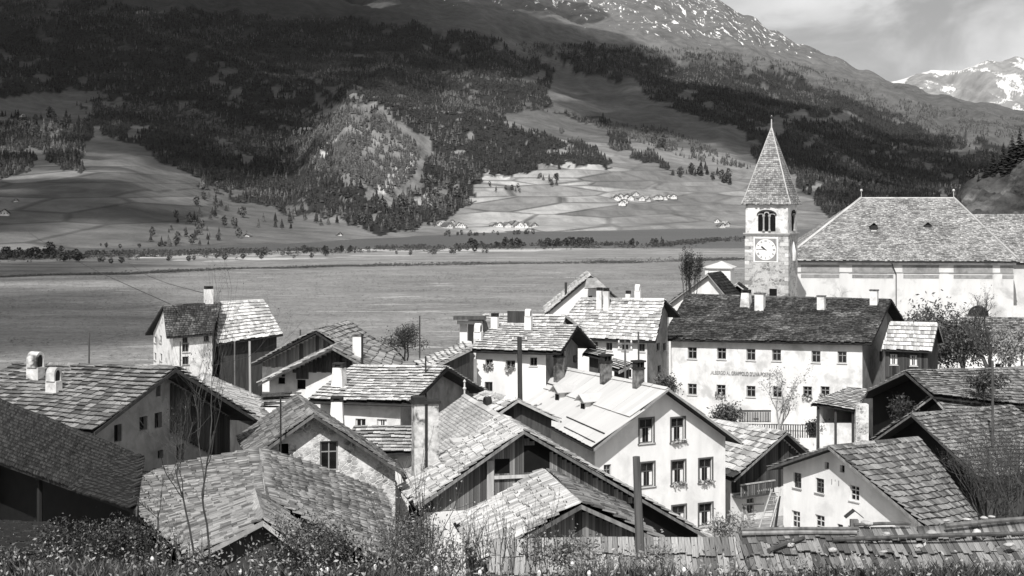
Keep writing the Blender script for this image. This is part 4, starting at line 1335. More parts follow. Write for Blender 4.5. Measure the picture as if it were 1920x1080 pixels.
# long house: tiled rear part with tall double chimney, plank barn in front
h = gable_house('tiled_house', 'pale fine-tiled house with ball finial behind the plank barn', 'house', 87.6, -14, (938, 780), (871, 741), (770, 900), (1045, 838), ov=(0.05, 0.4, 0.4), wall='white_old', left='slate', right='slate', expo=0.22, sw=(0.18, 0.26), caps=(0, 0), wob=0.0, thick=0.02)
fin = MB().lathe(h.P1, [(0.05, 0), (0.05, 0.3), (0.12, 0.42), (0.05, 0.5), (0.04, 0.75), (0.09, 0.82), (0.02, 0.95)], 8).obj('finial', M['metal'], h.t)
ht = h
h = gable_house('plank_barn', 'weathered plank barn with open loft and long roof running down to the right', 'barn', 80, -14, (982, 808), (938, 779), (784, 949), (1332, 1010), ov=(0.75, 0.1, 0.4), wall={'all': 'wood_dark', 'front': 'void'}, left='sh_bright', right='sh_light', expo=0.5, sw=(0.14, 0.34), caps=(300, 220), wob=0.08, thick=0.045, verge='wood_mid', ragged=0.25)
p0, p1, top, inn = h.sides['front']
uo = lambda px, py: float(np.dot(ray_plane((px, py), A(p0[0], p0[1], 0), unit(A(-(p1 - p0)[1], (p1 - p0)[0], 0))) - A(p0[0], p0[1], 0), unit(A(*(p1 - p0)[:2], 0))))
zo = lambda px, py: float(ray_plane((px, py), A(p0[0], p0[1], 0), unit(A(-(p1 - p0)[1], (p1 - p0)[0], 0)))[2])
planks(h, 'front', zo(900, 955), 'wood_mid', 0.24, [(uo(932, 870), uo(952, 870), zo(940, 888), zo(940, 860)), (uo(985, 870), uo(1032, 870), zo(985, 886), zo(985, 835))])
MB().box(A(p0[0], p0[1], 0) + unit(A(*(p1 - p0)[:2], 0)) * uo(925, 895) - inn * 0.10 + UP * zo(960, 896), unit(A(*(p1 - p0)[:2], 0)) * 3.2, -inn * 0.1, UP * 0.16).obj('rail', M['wood_light'], h.t)
MB().box(A(p0[0], p0[1], 0) + unit(A(*(p1 - p0)[:2], 0)) * uo(912, 895) - inn * 0.08 + UP * zo(918, 952), unit(A(*(p1 - p0)[:2], 0)) * 0.34, -inn * 0.1, UP * 2.35).obj('post', M['wood_light'], h.t)
mb = MB(); pw = A(p0[0], p0[1], 0)
mb.box(pw - inn * 0.05 + UP * h.zb, unit(A(*(p1 - p0)[:2], 0)) * (uo(985, 900)), -inn * 0.12, UP * (zo(900, 955) - h.zb)).obj('plinth', M['white_old'], h.t)
# tall double chimney of the tiled house
cb = U((797, 905), 84)
cm = 84 / F
g_, r_ = unit(ht.g), unit(ht.r)
hh = 150 * cm
ch = MB().cbox(cb + UP * hh / 2, g_, r_, UP, 46 * cm, 30 * cm, hh).obj('chimney', M['stack'], ht.t)
MB().cbox(cb + UP * (hh + 0.06), g_, r_, UP, 54 * cm, 38 * cm, 0.13).cbox(cb + UP * (hh + 0.22) - g_ * 0.35, g_, r_, UP, 24 * cm, 30 * cm, 0.22).obj('chimney_cap', M['soot'], ch)
MB().cbox(cb + UP * (hh / 2) - r_ * (15 * cm + 0.02) - g_ * 0.02, g_, r_, UP, 5 * cm, 0.05, hh - 0.1).obj('flue_joint', M['soot'], ch)
# flat dormer on its slope
dq = [ray_plane(p, ht.P0, unit(np.cross(ht.P1 - ht.P0, ht.L0 - ht.P0))) for p in ((842, 830), (905, 826), (896, 858), (846, 872))]
dt = MB().slab([dq[0] + UP * 0.25, dq[1] + UP * 0.25, dq[1] + UP * 0.2 - r_ * 1.2, dq[0] + UP * 0.2 - r_ * 1.2], A(0, 0, -0.1)).obj('dormer', M['metal'], ht.t)
MB().box(dq[0] - r_ * 1.1 - UP * 0.8, dq[1] - dq[0], r_ * 0.9, UP * 0.9).obj('dormer_wall', M['grey_and_shade_plaster'], dt)

# small roof in front of the plank barn
h = gable_house('small_barn', 'small barn with coarse bleached plank roof in front of the plank barn', 'barn', 62, -10, (1090, 947), (1021, 884), (905, 1052), (1240, 1014), ov=(0.75, 0.1, 0.4), wall={'all': 'wood_dark', 'front': 'void'}, left='sh_bright', right='sh_grey', expo=0.52, sw=(0.13, 0.32), caps=(300, 150), wob=0.10, thick=0.05, verge='wood_mid', ragged=0.3)
planks(h, 'front', None, 'wood_mid', 0.26)

# white three-storey house
W_ = [('front', (1212, 808), (26, 46), 'casing'), ('front', (1271, 806), (25, 45), 'casing'),
      ('front', (1214, 890), (25, 45), 'casing'), ('front', (1272, 886), (25, 44), 'casing'), ('front', (1323, 882), (24, 44), 'casing'),
      ('front', (1139, 885), (14, 28), 'mid'), ('front', (1273, 968), (25, 40), 'casing'), ('front', (1323, 965), (25, 42), 'casing')]
h = gable_house('white_house', 'bright white three-storey house with smooth pale sheet roof and flower boxes', 'house', 109, -30, (1253, 729), (1004, 675), (1113, 842), (1391, 830), BL=(930, 745), ov=(0.95, 0.5, 0.7), wall='white_clean', left='metal', right='metal', expo=30, sw=(0.62, 0.64), caps=(300, 300), wob=0.0, thick=0.03, verge='frame_mid', windows=W_, ragged=0)
hw = h
chimney(h, 'left', (1048, 712), 16, 42, 'pots', 'brick')
chimney(h, 'left', (1136, 716), 18, 36, 'pots', 'brick')
chimney(h, 'left', (1197, 724), 18, 32, 'pots', 'brick')
sl = unit(h.L0 - h.P0); nrm = unit(np.cross(h.P1 - h.P0, h.L0 - h.P0)); nrm = nrm if nrm[2] > 0 else -nrm
for bx, by in ((1040, 752), (1088, 770)):      # two little dormers with pointed roofs
    p = ray_plane((bx, by), h.P0, nrm)
    out = -h.g
    w = 0.75
    d0 = MB()
    d0.box(p - h.r * w / 2 - UP * 0.3 + h.g * 0.2, h.r * w, h.g * 1.3, UP * 0.95)
    dm = d0.obj('dormer', M['white'], h.t)
    rf = MB()
    a = p + UP * 1.15 + out * 0.12
    for s in (-1, 1):
        rf.slab([a, a + h.r * s * 0.62 - UP * 0.48, a + h.r * s * 0.62 - UP * 0.48 + h.g * 2.0, a + h.g * 2.4], A(0, 0, -0.05))
    rf.obj('dormer_roof', M['metal'], dm)
    MB().box(p - h.r * 0.25 - UP * 0.02 + h.g * 0.185, h.r * 0.5, h.g * 0.03, UP * 0.5).obj('dormer_window', M['glass'], dm)
for f_, a_, b_ in ((0.80, 0.03, 0.36), (0.40, 0.66, 0.88), (0.94, 0.02, 0.30)):      # snow bars
    e0 = h.P0 + (h.L0 - h.P0) * f_; e1 = h.P1 + (h.L1 - h.P1) * f_
    MB().tube([e0 + (e1 - e0) * a_ + nrm * 0.14, e0 + (e1 - e0) * b_ + nrm * 0.14], [0.05, 0.05], 6).obj('snow_bar', M['metal_dark'], h.roof)

h = gable_house('small_house', 'little shingle-roofed house wedged between the white house and the plank barn', 'house', 100, -25, (971, 750), (909, 736), (936, 774), (1050, 788), ov=(0.6, 0.3, 0.3), wall='wood_dark', left='sh_bright', right='sh_light', expo=0.45, sw=(0.19, 0.37), caps=(120, 60))
chimney(h, 'left', (914, 764), 15, 4, 'arch', 'soot')

# houses in the middle distance
h = gable_house('white_farmhouse', 'white farmhouse with shingle roof, three chimneys and flowered windows near the tall post', 'house', 122, -70, (1083, 612), (928, 611), (1051, 662), (1117, 650), BL=(880, 657), ov=(1.3, 0.4, 0.5), wall={'all': 'white_clean', 'front': 'grey_and_shade_plaster'}, left='sh_bright', right='sh_light', expo=0.42, sw=(0.22, 0.43), verge='beam', wob=0.06,  # shaded gable end of a white house, coloured grey
    windows=[('left', (917, 681), (14, 15), 'flower'), ('left', (957, 684), (18, 17), 'flower'), ('left', (1000, 678), (14, 16), 'mid'), ('left', (916, 725), (15, 18), 'dark'), ('front', (1081, 672), (7, 14), 'void')])
chimney(h, 'left', (928, 620), 13, 26, 'cap', 'white')
chimney(h, 'left', (991, 620), 13, 27, 'arch', 'white')
chimney(h, 'left', (897, 650), 15, 28, 'arch', 'white')
h = gable_house('shingled_house', 'shingle roof with raised dark hatch just behind the flowered farmhouse', 'house', 134, -72, (1060, 592), (907, 592), (1048, 640), (1090, 615), BL=(888, 632), ov=(0.8, 0.4, 0.5), wall='white', left='sh_bright', right='sh_light', expo=0.42, sw=(0.22, 0.43), caps=(200, 0), pl=26, pr=26)
p = ray_plane((968, 606), h.P0, unit(np.cross(h.P1 - h.P0, h.L0 - h.P0)))
MB().cbox(p + UP * 0.5, h.r, h.g, UP, 1.5, 0.2, 1.0).obj('roof_hatch', M['wood_dark'], h.t)
h = gable_house('large_house', 'large white house with pale tiled half-hipped roof left of the inn', 'house', 138, -70, (1246, 562), (1088, 562), (1229, 640), (1275, 592), BL=(1036, 632), ov=(0.8, 0.5, 0.5), wall={'all': 'white_clean', 'front': 'grey_and_shade_plaster'}, left='sh_bright', right='sh_bright', expo=0.42, sw=(0.22, 0.37), wob=0.03, verge='beam', pl=35, pr=35,  # gable turned from the sun gets its shade as grey colour
    windows=[('left', (1142, 650), (12, 15), 'mid'), ('left', (1172, 650), (12, 15), 'mid'), ('left', (1203, 652), (12, 15), 'mid'), ('left', (1115, 648), (12, 15), 'mid'), ('front', (1234, 650), (6, 14), 'dark'), ('front', (1246, 650), (6, 14), 'dark'), ('front', (1236, 692), (6, 14), 'dark'), ('left', (1178, 700), (12, 16), 'mid')])
chimney(h, 'left', (1124, 581), 10, 36, 'cap', 'white'); chimney(h, 'left', (1137, 582), 10, 36, 'cap', 'white')
chimney(h, 'right', (1178, 561), 9, 10, 'cap', 'white'); chimney(h, 'right', (1196, 561), 11, 16, 'arch', 'white')
h = gable_house('tall_house', 'tall gabled white house with steep roof and stove pipe beside the meadow', 'house', 165, -2, (1108, 517), (1100, 511), (1024, 588), (1184, 584), ov=(0.35, 0.5, 0.4), wall='white_clean', left='sh_bright', right='sh_mid', expo=0.45, sw=(0.19, 0.37), caps=(200, 60), length=11, verge='beam',
    windows=[('front', (1107, 558), (7, 7), 'dark'), ('front', (1122, 549), (5, 5), 'dark')])
hp = MB()
hp.slab([U((1100, 521), 164.2), U((1096, 540), 163.6), U((1138, 539), 163.6), U((1117, 521), 164.2)], A(0, 0.25, -0.1))
hp.obj('hip_gablet', M['sh_mid_m'], h.t)
pp = U((1061, 556), 166)
MB().tube([pp, pp + UP * 1.45], [0.13, 0.13], 8).obj('stove_pipe', M['metal_dark'], h.t)
# porch house at the meadow edge
q0 = U((877, 640), 128)
t = thing('porch_house', (q0[0], q0[1], 1.0), 'small white porch with one square pillar and thin dark flat roof by the meadow', 'house')
MB().slab([U((850, 593), 128), U((912, 593), 128), U((905, 592), 136), U((852, 592), 136)], A(0, 0, -0.28)).obj('roof', M['wood_dark'], t)
MB().slab([U((857, 601), 128.5), U((905, 601), 128.5), U((905, 601), 134), U((857, 601), 134)], A(0, 0, -0.3)).obj('cornice', M['white'], t)
b0 = U((862, 640), 129); b1 = U((876, 640), 129)
MB().box(A(b0[0], 129, 1.0), A(b1[0] - b0[0], 0, 0), A(0, 0.6, 0), UP * (U((862, 607), 129)[2] - 1.0)).obj('pillar', M['white_clean'], t)
MB().box(A(b1[0], 131, 1.0), A(1.8, 0, 0), A(0, 2.5, 0), UP * (U((862, 607), 129)[2] - 1.0)).obj('wall', M['grey_and_shade_plaster'], t)  # grey colour stands for the shade in the recess beside the pillar

# barns left of the middle, ridge running back to the right
h = gable_house('long_barn', 'long dark-gabled barn behind, with mossy shingle roof and plank gable', 'barn', 124, 9, (592, 622), (653, 603), (471, 684), (690, 688), ov=(1.2, 0.3, 0.5), wall={'all': 'white_old'}, left='sh_mid', right='sh_mid', expo=0.45, sw=(0.22, 0.43), caps=(60, 300), wob=0.1, verge='beam')
planks(h, 'front', float(U((560, 690), 125)[2]), 'wood_mid', 0.3)
h = gable_house('barn_house', 'white-walled barn house with black gable and pale slab roof before the long barn', 'barn', 112, 9, (623, 652), (659, 637), (484, 720), (738, 716), BR=(752, 672), ov=(1.5, 0.3, 0.5), wall={'all': 'white', 'front': 'white'}, left='sh_light', right='sh_mid', expo=0.6, sw=(0.31, 0.56), caps=(80, 300), wob=0.05, verge='wood_mid', length=9,
    windows=[('front', (565, 721), (16, 18), 'void'), ('front', (528, 712), (13, 16), 'void')])
planks(h, 'front', float(U((600, 700), 113)[2]), 'wood_dark', 0.3)
chimney(h, 'right', (671, 672), 17, 42, 'plain', 'white')

# house and barn in the meadow, far left
h = gable_house('meadow_house', 'white house alone at the meadow edge with dark half-hipped roof and capped chimney', 'house', 150, 62, (306, 574), (415, 567), (273, 626), (313, 632), BR=(398, 626), ov=(0.6, 0.1, 0.5), wall='white_old', left='moss_roof', right='moss_roof', expo=0.3, sw=(0.2, 0.36), caps=(0, 0), wob=0.03, pr=34, pl=30, verge='beam',
    windows=[('right', (348, 652), (13, 16), 'mid'), ('right', (347, 638), (10, 10), 'dark'), ('right', (387, 634), (10, 12), 'dark'), ('right', (348, 676), (12, 15), 'dark'), ('front', (289, 636), (4, 12), 'dark'), ('front', (301, 636), (4, 14), 'dark'), ('front', (290, 668), (4, 14), 'dark'), ('front', (302, 670), (4, 14), 'dark')])
chimney(h, 'right', (391, 569), 15, 27, 'cap', 'white')
gable_house('meadow_barn', 'wooden barn joined to the meadow house with bright shingles on the upper slope', 'barn', 155.5, 62, (413, 567), (494, 562), (375, 615), (406, 646), BR=(530, 627), ov=(0.3, 0.3, 0.7), wall='wood_dark', left='sh_bright', right='sh_bright', expo=0.5, sw=(0.25, 0.50), caps=(0, 200), wob=0.05, pr=33, pl=30)

# right-hand farm buildings
gable_house('open_barn', 'open black-mouthed barn with grey shingle roof below the inn annexe', 'barn', 125, 73, (1697, 698), (1925, 689), (1598, 745), (1750, 744), BR=(2010, 772), ov=(1.6, 0.4, 0.5), wall={'all': 'wood_dark', 'front': 'void'}, left='sh_mid', right='sh_grey', expo=0.42, sw=(0.25, 0.46), caps=(0, 300), wob=0.12, verge='wood_mid')  # black gable wall painted as the unlit barn interior
gable_house('farm_barn', 'grey shingled barn with dark gable behind the cottage at the right edge', 'barn', 115, 68, (1709, 777), (1893, 766), (1635, 828), (1836, 898), BR=(2060, 885), ov=(1.2, 0.4, 0.5), wall={'all': 'wood_dark', 'front': 'void'}, left='sh_grey', right='sh_grey', expo=0.5, sw=(0.19, 0.37), caps=(0, 300), wob=0.1, verge='wood_mid', length=14)  # front wall coloured black in place of interior shade
gable_house('farm_roof', 'upper shingle roof rising behind the grey barn at the right edge', 'barn', 122, 72, (1749, 743), (1889, 762), (1650, 815), (1800, 800), BR=(1960, 800), ov=(1.0, 0.4, 0.5), wall='wood_dark', left='sh_mid', right='sh_mid', expo=0.5, sw=(0.25, 0.45), caps=(0, 200), wob=0.1, length=11)
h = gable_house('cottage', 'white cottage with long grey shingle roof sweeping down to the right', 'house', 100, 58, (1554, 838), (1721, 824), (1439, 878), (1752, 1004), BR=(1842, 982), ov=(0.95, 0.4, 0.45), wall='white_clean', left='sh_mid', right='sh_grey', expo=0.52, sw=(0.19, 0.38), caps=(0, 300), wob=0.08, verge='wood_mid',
    windows=[('front', (1495, 901), (15, 29), 'dark'), ('front', (1537, 911), (16, 28), 'dark'), ('front', (1602, 925), (18, 29), 'light'), ('front', (1492, 974), (16, 32), 'cross'), ('front', (1537, 983), (18, 34), 'cross'), ('front', (1550, 873), (8, 13), 'void'), ('front', (1579, 879), (9, 14), 'void'), ('front', (1575, 992), (11, 18), 'dark'), ('front', (1594, 993), (9, 14), 'dark')])
p0, p1, top, inn = h.sides['front']
ctx = h
h = gable_house('balcony_house', 'dark-gabled house with wooden balcony between the white house and the cottage', 'house', 118, -35, (1475, 811), (1340, 788), (1377, 900), (1530, 862), BL=(1255, 852), ov=(0.9, 0.5, 0.5), wall='white', left='sh_light', right='sh_mid', expo=0.55, sw=(0.25, 0.50), caps=(250, 0), wob=0.08, verge='wood_mid',
    windows=[('front', (1407, 948), (14, 28), 'mid')])
planks(h, 'front', float(U((1420, 915), 118)[2]), 'wood_dark', 0.26)
p0, p1, top, inn = h.sides['front']
ux = unit(A(*(p1 - p0)[:2], 0))
bz = float(U((1420, 928), 117)[2])
bal = MB().box(A(p0[0], p0[1], bz) - inn * 0.9 + ux * 0.1, ux * 3.4, inn * 0.9, UP * 0.14).obj('balcony', M['wood_mid'], h.t)
for k in range(16):
    piece('baluster', A(p0[0], p0[1], bz + 0.55) - inn * 0.86 + ux * (0.2 + k * 0.21), ux, inn, UP, 0.12, 0.04, 0.8, M['wood_mid'], bal)
MB().box(A(p0[0], p0[1], bz + 0.95) - inn * 0.92 + ux * 0.1, ux * 3.4, inn * 0.1, UP * 0.09).obj('rail', M['wood_light'], bal)
h = shed_house('porch', 'open porch with pale shingle roof and white parapet in front of the inn', 'porch', [(1590, 727), (1627, 730), (1606, 770), (1521, 758)], [131, 131, 126, 126], mat='sh_bright', expo=0.4, sw=(0.19, 0.37), wall='white', open_front=True, oe=0.4)
e0, e1 = h.q[3], h.q[2]
MB().box(A(e0[0] + 0.5, e0[1] + 0.3, h.zb), A(e1[0] - e0[0] - 0.6, e1[1] - e0[1], 0), A(0, 0.3, 0), UP * (U((1570, 795), 126)[2] - h.zb)).obj('parapet', M['white'], h.t)
MB().box(A(e1[0] - 0.1, e1[1] - 0.2, h.zb), A(1.0, 0, 0), A(0, 0.8, 0), UP * (U((1600, 758), 126)[2] - h.zb)).obj('stone_pillar', M['rubble'], h.t)

# foreground roofs along the bottom
shed_house('long_shed', 'long shed with smooth board roof along the bottom centre', 'shed', [(925, 1016), (1392, 1010), (1400, 1120), (915, 1120)], [45, 45, 42.5, 42.5], mat='sh_mid', expo=0.8, sw=(0.12, 0.20), thick=0.02, wall='wood_dark', wob=0.05)
h = shed_house('rough_shed', 'rough shingle roof with stones and loose poles along the bottom right', 'shed', [(1384, 1010), (1990, 980), (2060, 1130), (1384, 1130)], [44.5, 46, 42.0, 41.0], mat='sh_grey', expo=0.75, sw=(0.10, 0.19), wall='wood_dark', wob=0.10, thick=0.02, ragged=0.2)
n = unit(np.cross(h.P1 - h.P0, h.L0 - h.P0)); n = n if n[2] > 0 else -n
POLE_LABEL = {(1388, 1012): 'upper of two parallel poles at the left end of the rough shed roof', (1390, 1019): 'lower of two parallel poles at the left end of the rough shed roof',
              (1560, 1031): 'long pole lying across the middle of the rough shed roof', (1440, 1052): 'short slanting pole on the lower left of the rough shed roof',
              (1770, 1005): 'thick pole near the right end of the rough shed ridge', (1600, 1003): 'pale pole on the ridge of the rough shed below the cottage'}
for (a, b_, r_) in (((1388, 1012), (1608, 1010), 0.05), ((1390, 1019), (1605, 1017), 0.06), ((1560, 1031), (1935, 1018), 0.06), ((1440, 1052), (1505, 1028), 0.07), ((1770, 1005), (1930, 990), 0.07), ((1600, 1003), (1705, 1000), 0.05)):
    pa, pb = ray_plane(a, h.P0, n) + n * 0.30, ray_plane(b_, h.P0, n) + n * 0.30
    t = thing('roof_pole', (pa + pb) / 2, POLE_LABEL[a], 'pole', 'poles lying on the rough shed roof')
    MB().tube([pa, (pa + pb) / 2 + n * 0.02, pb], [r_, r_ * 0.95, r_ * 0.85], 7).obj('shaft', M['wood_mid'], t)
def rock(c, r, seed):
    r_ = np.random.default_rng(seed)
    import bmesh
    bm = bmesh.new(); bmesh.ops.create_icosphere(bm, subdivisions=2, radius=1.0)
    ph = r_.uniform(0, 9, 3)
    for v in bm.verts:
        k = 0.8 + 0.25 * math.sin(v.co.x * 2.3 + ph[0]) * math.cos(v.co.y * 2.1 + ph[1]) + 0.12 * math.sin(v.co.z * 4 + ph[2])
        v.co = Vector((v.co.x * k * r * 1.2, v.co.y * k * r, v.co.z * k * r * 0.62))
    me = bpy.data.meshes.new('stone'); bm.to_mesh(me); bm.free()
    me.materials.append(M['rock_stone'])
    o = bpy.data.objects.new('roof_stone', me); o.location = Vector(c); COL.objects.link(o)
    return o
for k, (px, py, r_) in enumerate(((1625, 1001, .17), (1745, 1018, .16), (1772, 993, .1), (1812, 991, .1), (1843, 988, .1), (1660, 1020, .12), (1830, 1018, .16), (1858, 986, .09), (1720, 1042, .12), (1480, 1040, .12), (1890, 1040, .15), (1560, 1050, .12), (1655, 1052, .1))):
    tag(rock(ray_plane((px, py), h.P0, n) + n * (0.24 + r_ * 0.4), r_, k), 'grey fieldstone weighing down the rough shed roof', 'stone', 'stones weighing down the shed roof')

# ---------------------------------------------------------------- the inn
rows_ = []
for px, py in ((1298, 662), (1353, 663), (1408, 665), (1456, 666), (1530, 669), (1579, 670)): rows_.append(('left', (px, py), (17, 22), 'mid'))
for px, py in ((1298, 730), (1352, 732), (1408, 734), (1457, 735), (1514, 735), (1547, 735)): rows_.append(('left', (px, py), (17, 21), 'flower' if px in (1352, 1514, 1547) else 'mid'))
rows_ += [('left', (1418, 789), (12, 10), 'void'), ('front', (1652, 668), (6, 20), 'void')]
h = gable_house('inn', 'long white inn with painted lettering and dark mossy roof with four chimneys', 'inn', 140, -64, (1671, 563), (1288, 554), (1634, 644), (1697, 604), BL=(1240, 636), ov=(0.9, 0.7, 0.5), wall={'all': 'white', 'front': 'grey_and_shade_plaster'}, left='moss_roof', right='moss_roof', expo=0.28, sw=(0.16, 0.34), caps=(0, 0), wob=0.06, pl=27, pr=27, verge='beam', windows=rows_, thick=0.03, ragged=0.35)  # right end wall coloured grey to carry its shade
for bx, by, w, hh, st in ((1399, 573, 17, 24, 'taper'), (1425, 581, 17, 30, 'plain'), (1540, 580, 14, 24, 'plain'), (1639, 573, 14, 28, 'plain')):
    chimney(h, 'left', (bx, by), w, hh, st, 'white_old')
p0, p1, top, inn = h.sides['left']
ux = unit(A(*(p1 - p0)[:2], 0)); nv = A(-ux[1], ux[0], 0)
a = ray_plane((1332, 702), A(p0[0], p0[1], 0), nv); b_ = ray_plane((1446, 706), A(p0[0], p0[1], 0), nv)
cu = bpy.data.curves.new('lettering', 'FONT')
cu.body = ",ALBERGO AL GRAPPOLO D'UVA-POSTA"
cu.size = 0.46
cu.extrude = 0.004
cu.offset = 0.004
cu.materials.append(M['paint_black'])
lo = bpy.data.objects.new('lettering', cu)
link(lo, None)
mx = Matrix.Identity(4)
for i, v in enumerate((ux, UP, -inn)):
    for r in range(3): mx[r][i] = float(v[r])
pos = a - inn * 0.012
for r in range(3): mx[r][3] = float(pos[r])
bpy.context.view_layer.update()
sc = np.linalg.norm(b_ - a) / max(lo.dimensions.x, 0.1)
def to_mesh(o, parent):
    me = bpy.data.meshes.new_from_object(o.evaluated_get(bpy.context.evaluated_depsgraph_get()))
    nm = o.name
    bpy.data.objects.remove(o)
    me.name = nm
    return link(bpy.data.objects.new(nm, me), parent)
lo = to_mesh(lo, h.t)
lo.matrix_basis = mx @ Matrix.Diagonal((sc, 1.0, 1.0, 1.0))
# low balustraded terrace, porch rail and garden fence before the inn
def rail_fence(name, label, p, q, d0, d1, hgt, n, mat, cat='fence'):
    a, b_ = U(p, d0), U(q, d1)
    t = thing(name, (a + b_) / 2 - UP * hgt, label, cat)
    u = unit(b_ - a)
    MB().tube([a, b_], [0.045, 0.045], 6).obj('rail', M[mat], t)
    MB().tube([a - UP * hgt * 0.5, b_ - UP * hgt * 0.5], [0.04, 0.04], 6).obj('rail', M[mat], t)
    for k in range(n):
        c = a + (b_ - a) * k / (n - 1)
        piece('picket', c - UP * hgt * 0.5 + A(0, -0.06, 0), u, np.cross(UP, u), UP, 0.09, 0.05, hgt + 0.1, M[mat], t)
    return t
rail_fence('garden_fence', 'wooden garden fence in front of the inn beside the barrel', (1398, 795), (1518, 797), 134, 134, 1.0, 28, 'wood_mid')
t = thing('terrace', U((1418, 800), 137), 'low terrace with slatted parapet against the inn wall', 'terrace')
a, b_ = U((1385, 770), 137), U((1446, 770), 137)
MB().box(a - UP * 1.9, b_ - a, A(0, 1.6, 0), UP * 0.9).obj('base', M['white'], t)
MB().box(a - UP * 0.1, b_ - a, A(0, 0.12, 0), UP * 0.14).obj('rail', M['wood_dark'], t)
for k in range(20): piece('slat', a + (b_ - a) * (k + .5) / 20 - UP * 0.55 + A(0, 0.05, 0), A(1, 0, 0), A(0, 1, 0), UP, 0.10, 0.04, 0.85, M['wood_mid'], t)
c = U((1525, 815), 128)
t = thing('barrel', c - UP * 0.2, 'tall barrel with leafy plant beside the porch', 'barrel')
MB().lathe(c - UP * 0.2, [(0.34, 0), (0.42, 0.45), (0.42, 0.8), (0.34, 1.15)], 14).obj('body', M['wood_light'], t)
for z in (0.2, 0.95): MB().lathe(c - UP * 0.2 + UP * z, [(0.41, 0), (0.41, 0.07)], 14).obj('hoop', M['metal_dark'], t)

# annexe of the inn: board-clad upper storey with clean shingle roof
h = gable_house('inn_annexe', 'dark board-clad annexe with neat pale shingle roof and two white-curtained windows', 'house', 137, -84, (1758, 607), (1669, 604), (1746, 659), (1768, 640), BL=(1653, 655), ov=(0.35, 0.2, 0.4), wall='wood_dark', left='sh_bright', right='sh_light', expo=0.52, sw=(0.2, 0.34), caps=(200, 0), wob=0.01, pl=38, pr=38, ragged=0.03,
    windows=[('left', (1676, 674), (14, 20), 'curtain'), ('left', (1713, 676), (14, 20), 'curtain')])
planks(h, 'left', float(U((1700, 705), 136)[2]), 'wood_dark', 0.28, [(float(0), 0.0, 0, 0)] if False else [tuple(x) for x in ()])

# ---------------------------------------------------------------- church tower
ph = math.radians(22)
tu, tv = A(math.cos(ph), -math.sin(ph), 0), A(math.sin(ph), math.cos(ph), 0)
FRc = U((1478, 440), 212)                      # front right corner
TWW = 5.75
zg_t = CZ - 25.6
ze = U((1440, 382), 213)[2]
zs = U((1440, 441), 213)[2]
o_ = A(FRc[0], FRc[1], 0) - tu * TWW
t = thing('church_tower', (o_ + tu * TWW / 2 + tv * TWW / 2) + UP * zg_t, 'tall stone church tower with pyramid spire, clock face and triple arched belfry window', 'tower')
def tw(u, z, out=0.0): return o_ + tu * u + UP * z - tv * out
def arch_hole(nm, u0, u1, z0, z1, cols, face):
    """belfry opening: black slab coloured as a shaded recess, reveal columns, rounded head"""
    if face == 'front': X, N, O = tu, -tv, o_
    else: X, N, O = tv, tu, o_ + tu * TWW
    mb = MB()
    c, w = (u0 + u1) / 2, (u1 - u0)
    K = 12
    pts = [O + X * u0 + UP * z0, O + X * u1 + UP * z0]
    rise = min(w * 0.22, 0.55)
    pts += [O + X * (c + w / 2 * math.cos(math.pi * k / K)) + UP * (z1 - rise + rise * math.sin(math.pi * k / K)) for k in range(K + 1)]
    mb.slab([p + N * 0.02 for p in pts], -N * 0.3)
    op = mb.obj('belfry_opening', M['void'], t)
    # hood mould over the arch
    hd = MB()
    arc = [O + X * (c + (w / 2 + 0.12) * math.cos(math.pi * k / K)) + UP * (z1 - rise + (rise + 0.14) * math.sin(math.pi * k / K)) + N * 0.05 for k in range(K + 1)]
    hd.tube(arc, [0.08] * len(arc), 6).obj('hood_mould', M['wood_dark'], op)
    n = cols + 1
    for k in range(cols):
        uc = u0 + w * (k + 1) / n
        co_ = MB()
        b = O + X * uc + N * 0.12
        co_.lathe(b + UP * z0, [(0.17, 0), (0.17, 0.12), (0.11, 0.2), (0.11, (z1 - z0) * 0.66), (0.19, (z1 - z0) * 0.74), (0.19, (z1 - z0) * 0.8)], 10)
        co_.obj('colonnette', M['stone'], op)
    for k in range(n):      # small round arches carried by the colonnettes
        ua, ub_ = u0 + w * k / n, u0 + w * (k + 1) / n
        cc, rr_ = (ua + ub_) / 2, (ub_ - ua) / 2
        sp = MB()
        zsp = z0 + (z1 - z0) * 0.80
        zt = z1 - rise * (0.25 if 0 < k < n - 1 else 0.75)
        a1 = [O + X * (cc + rr_ * 0.74 * math.cos(math.pi * q / 8)) + UP * (zsp + (zt - zsp) * 0.85 * math.sin(math.pi * q / 8)) for q in range(9)]
        a2 = [O + X * (cc + rr_ * math.cos(math.pi * q / 8)) + UP * (zsp + (zt - zsp + 0.05) * min(1, 1.25 * math.sin(math.pi * q / 8))) for q in range(9)]
        for q in range(8): sp.slab([a1[q] + N * 0.1, a2[q] + N * 0.1, a2[q + 1] + N * 0.1, a1[q + 1] + N * 0.1], -N * 0.06)
        sp.obj('arch', M['stone'], op)
sh = MB().box(tw(0, zg_t), tu * TWW, tv * TWW, UP * (zs - zg_t)).obj('shaft', M['tower_stone'], t)
bf = MB().box(tw(0.06, zs + 0.28) + tv * 0.06, tu * (TWW - 0.12), tv * (TWW - 0.12), UP * (ze - zs - 0.28)).obj('belfry', M['white_old'], t)
MB().box(tw(-0.12, zs - 0.05, 0.12), tu * (TWW + 0.24), tv * (TWW + 0.24), UP * 0.16).box(tw(-0.22, zs + 0.11, 0.22), tu * (TWW + 0.44), tv * (TWW + 0.44), UP * 0.17).obj('string_course', M['stone'], t)
arch_hole('front', 1.75, 4.05, zs + 0.55, zs + 3.15, 2, 'front')
arch_hole('side', 2.2, 4.1, zs + 0.55, zs + 3.1, 1, 'side')
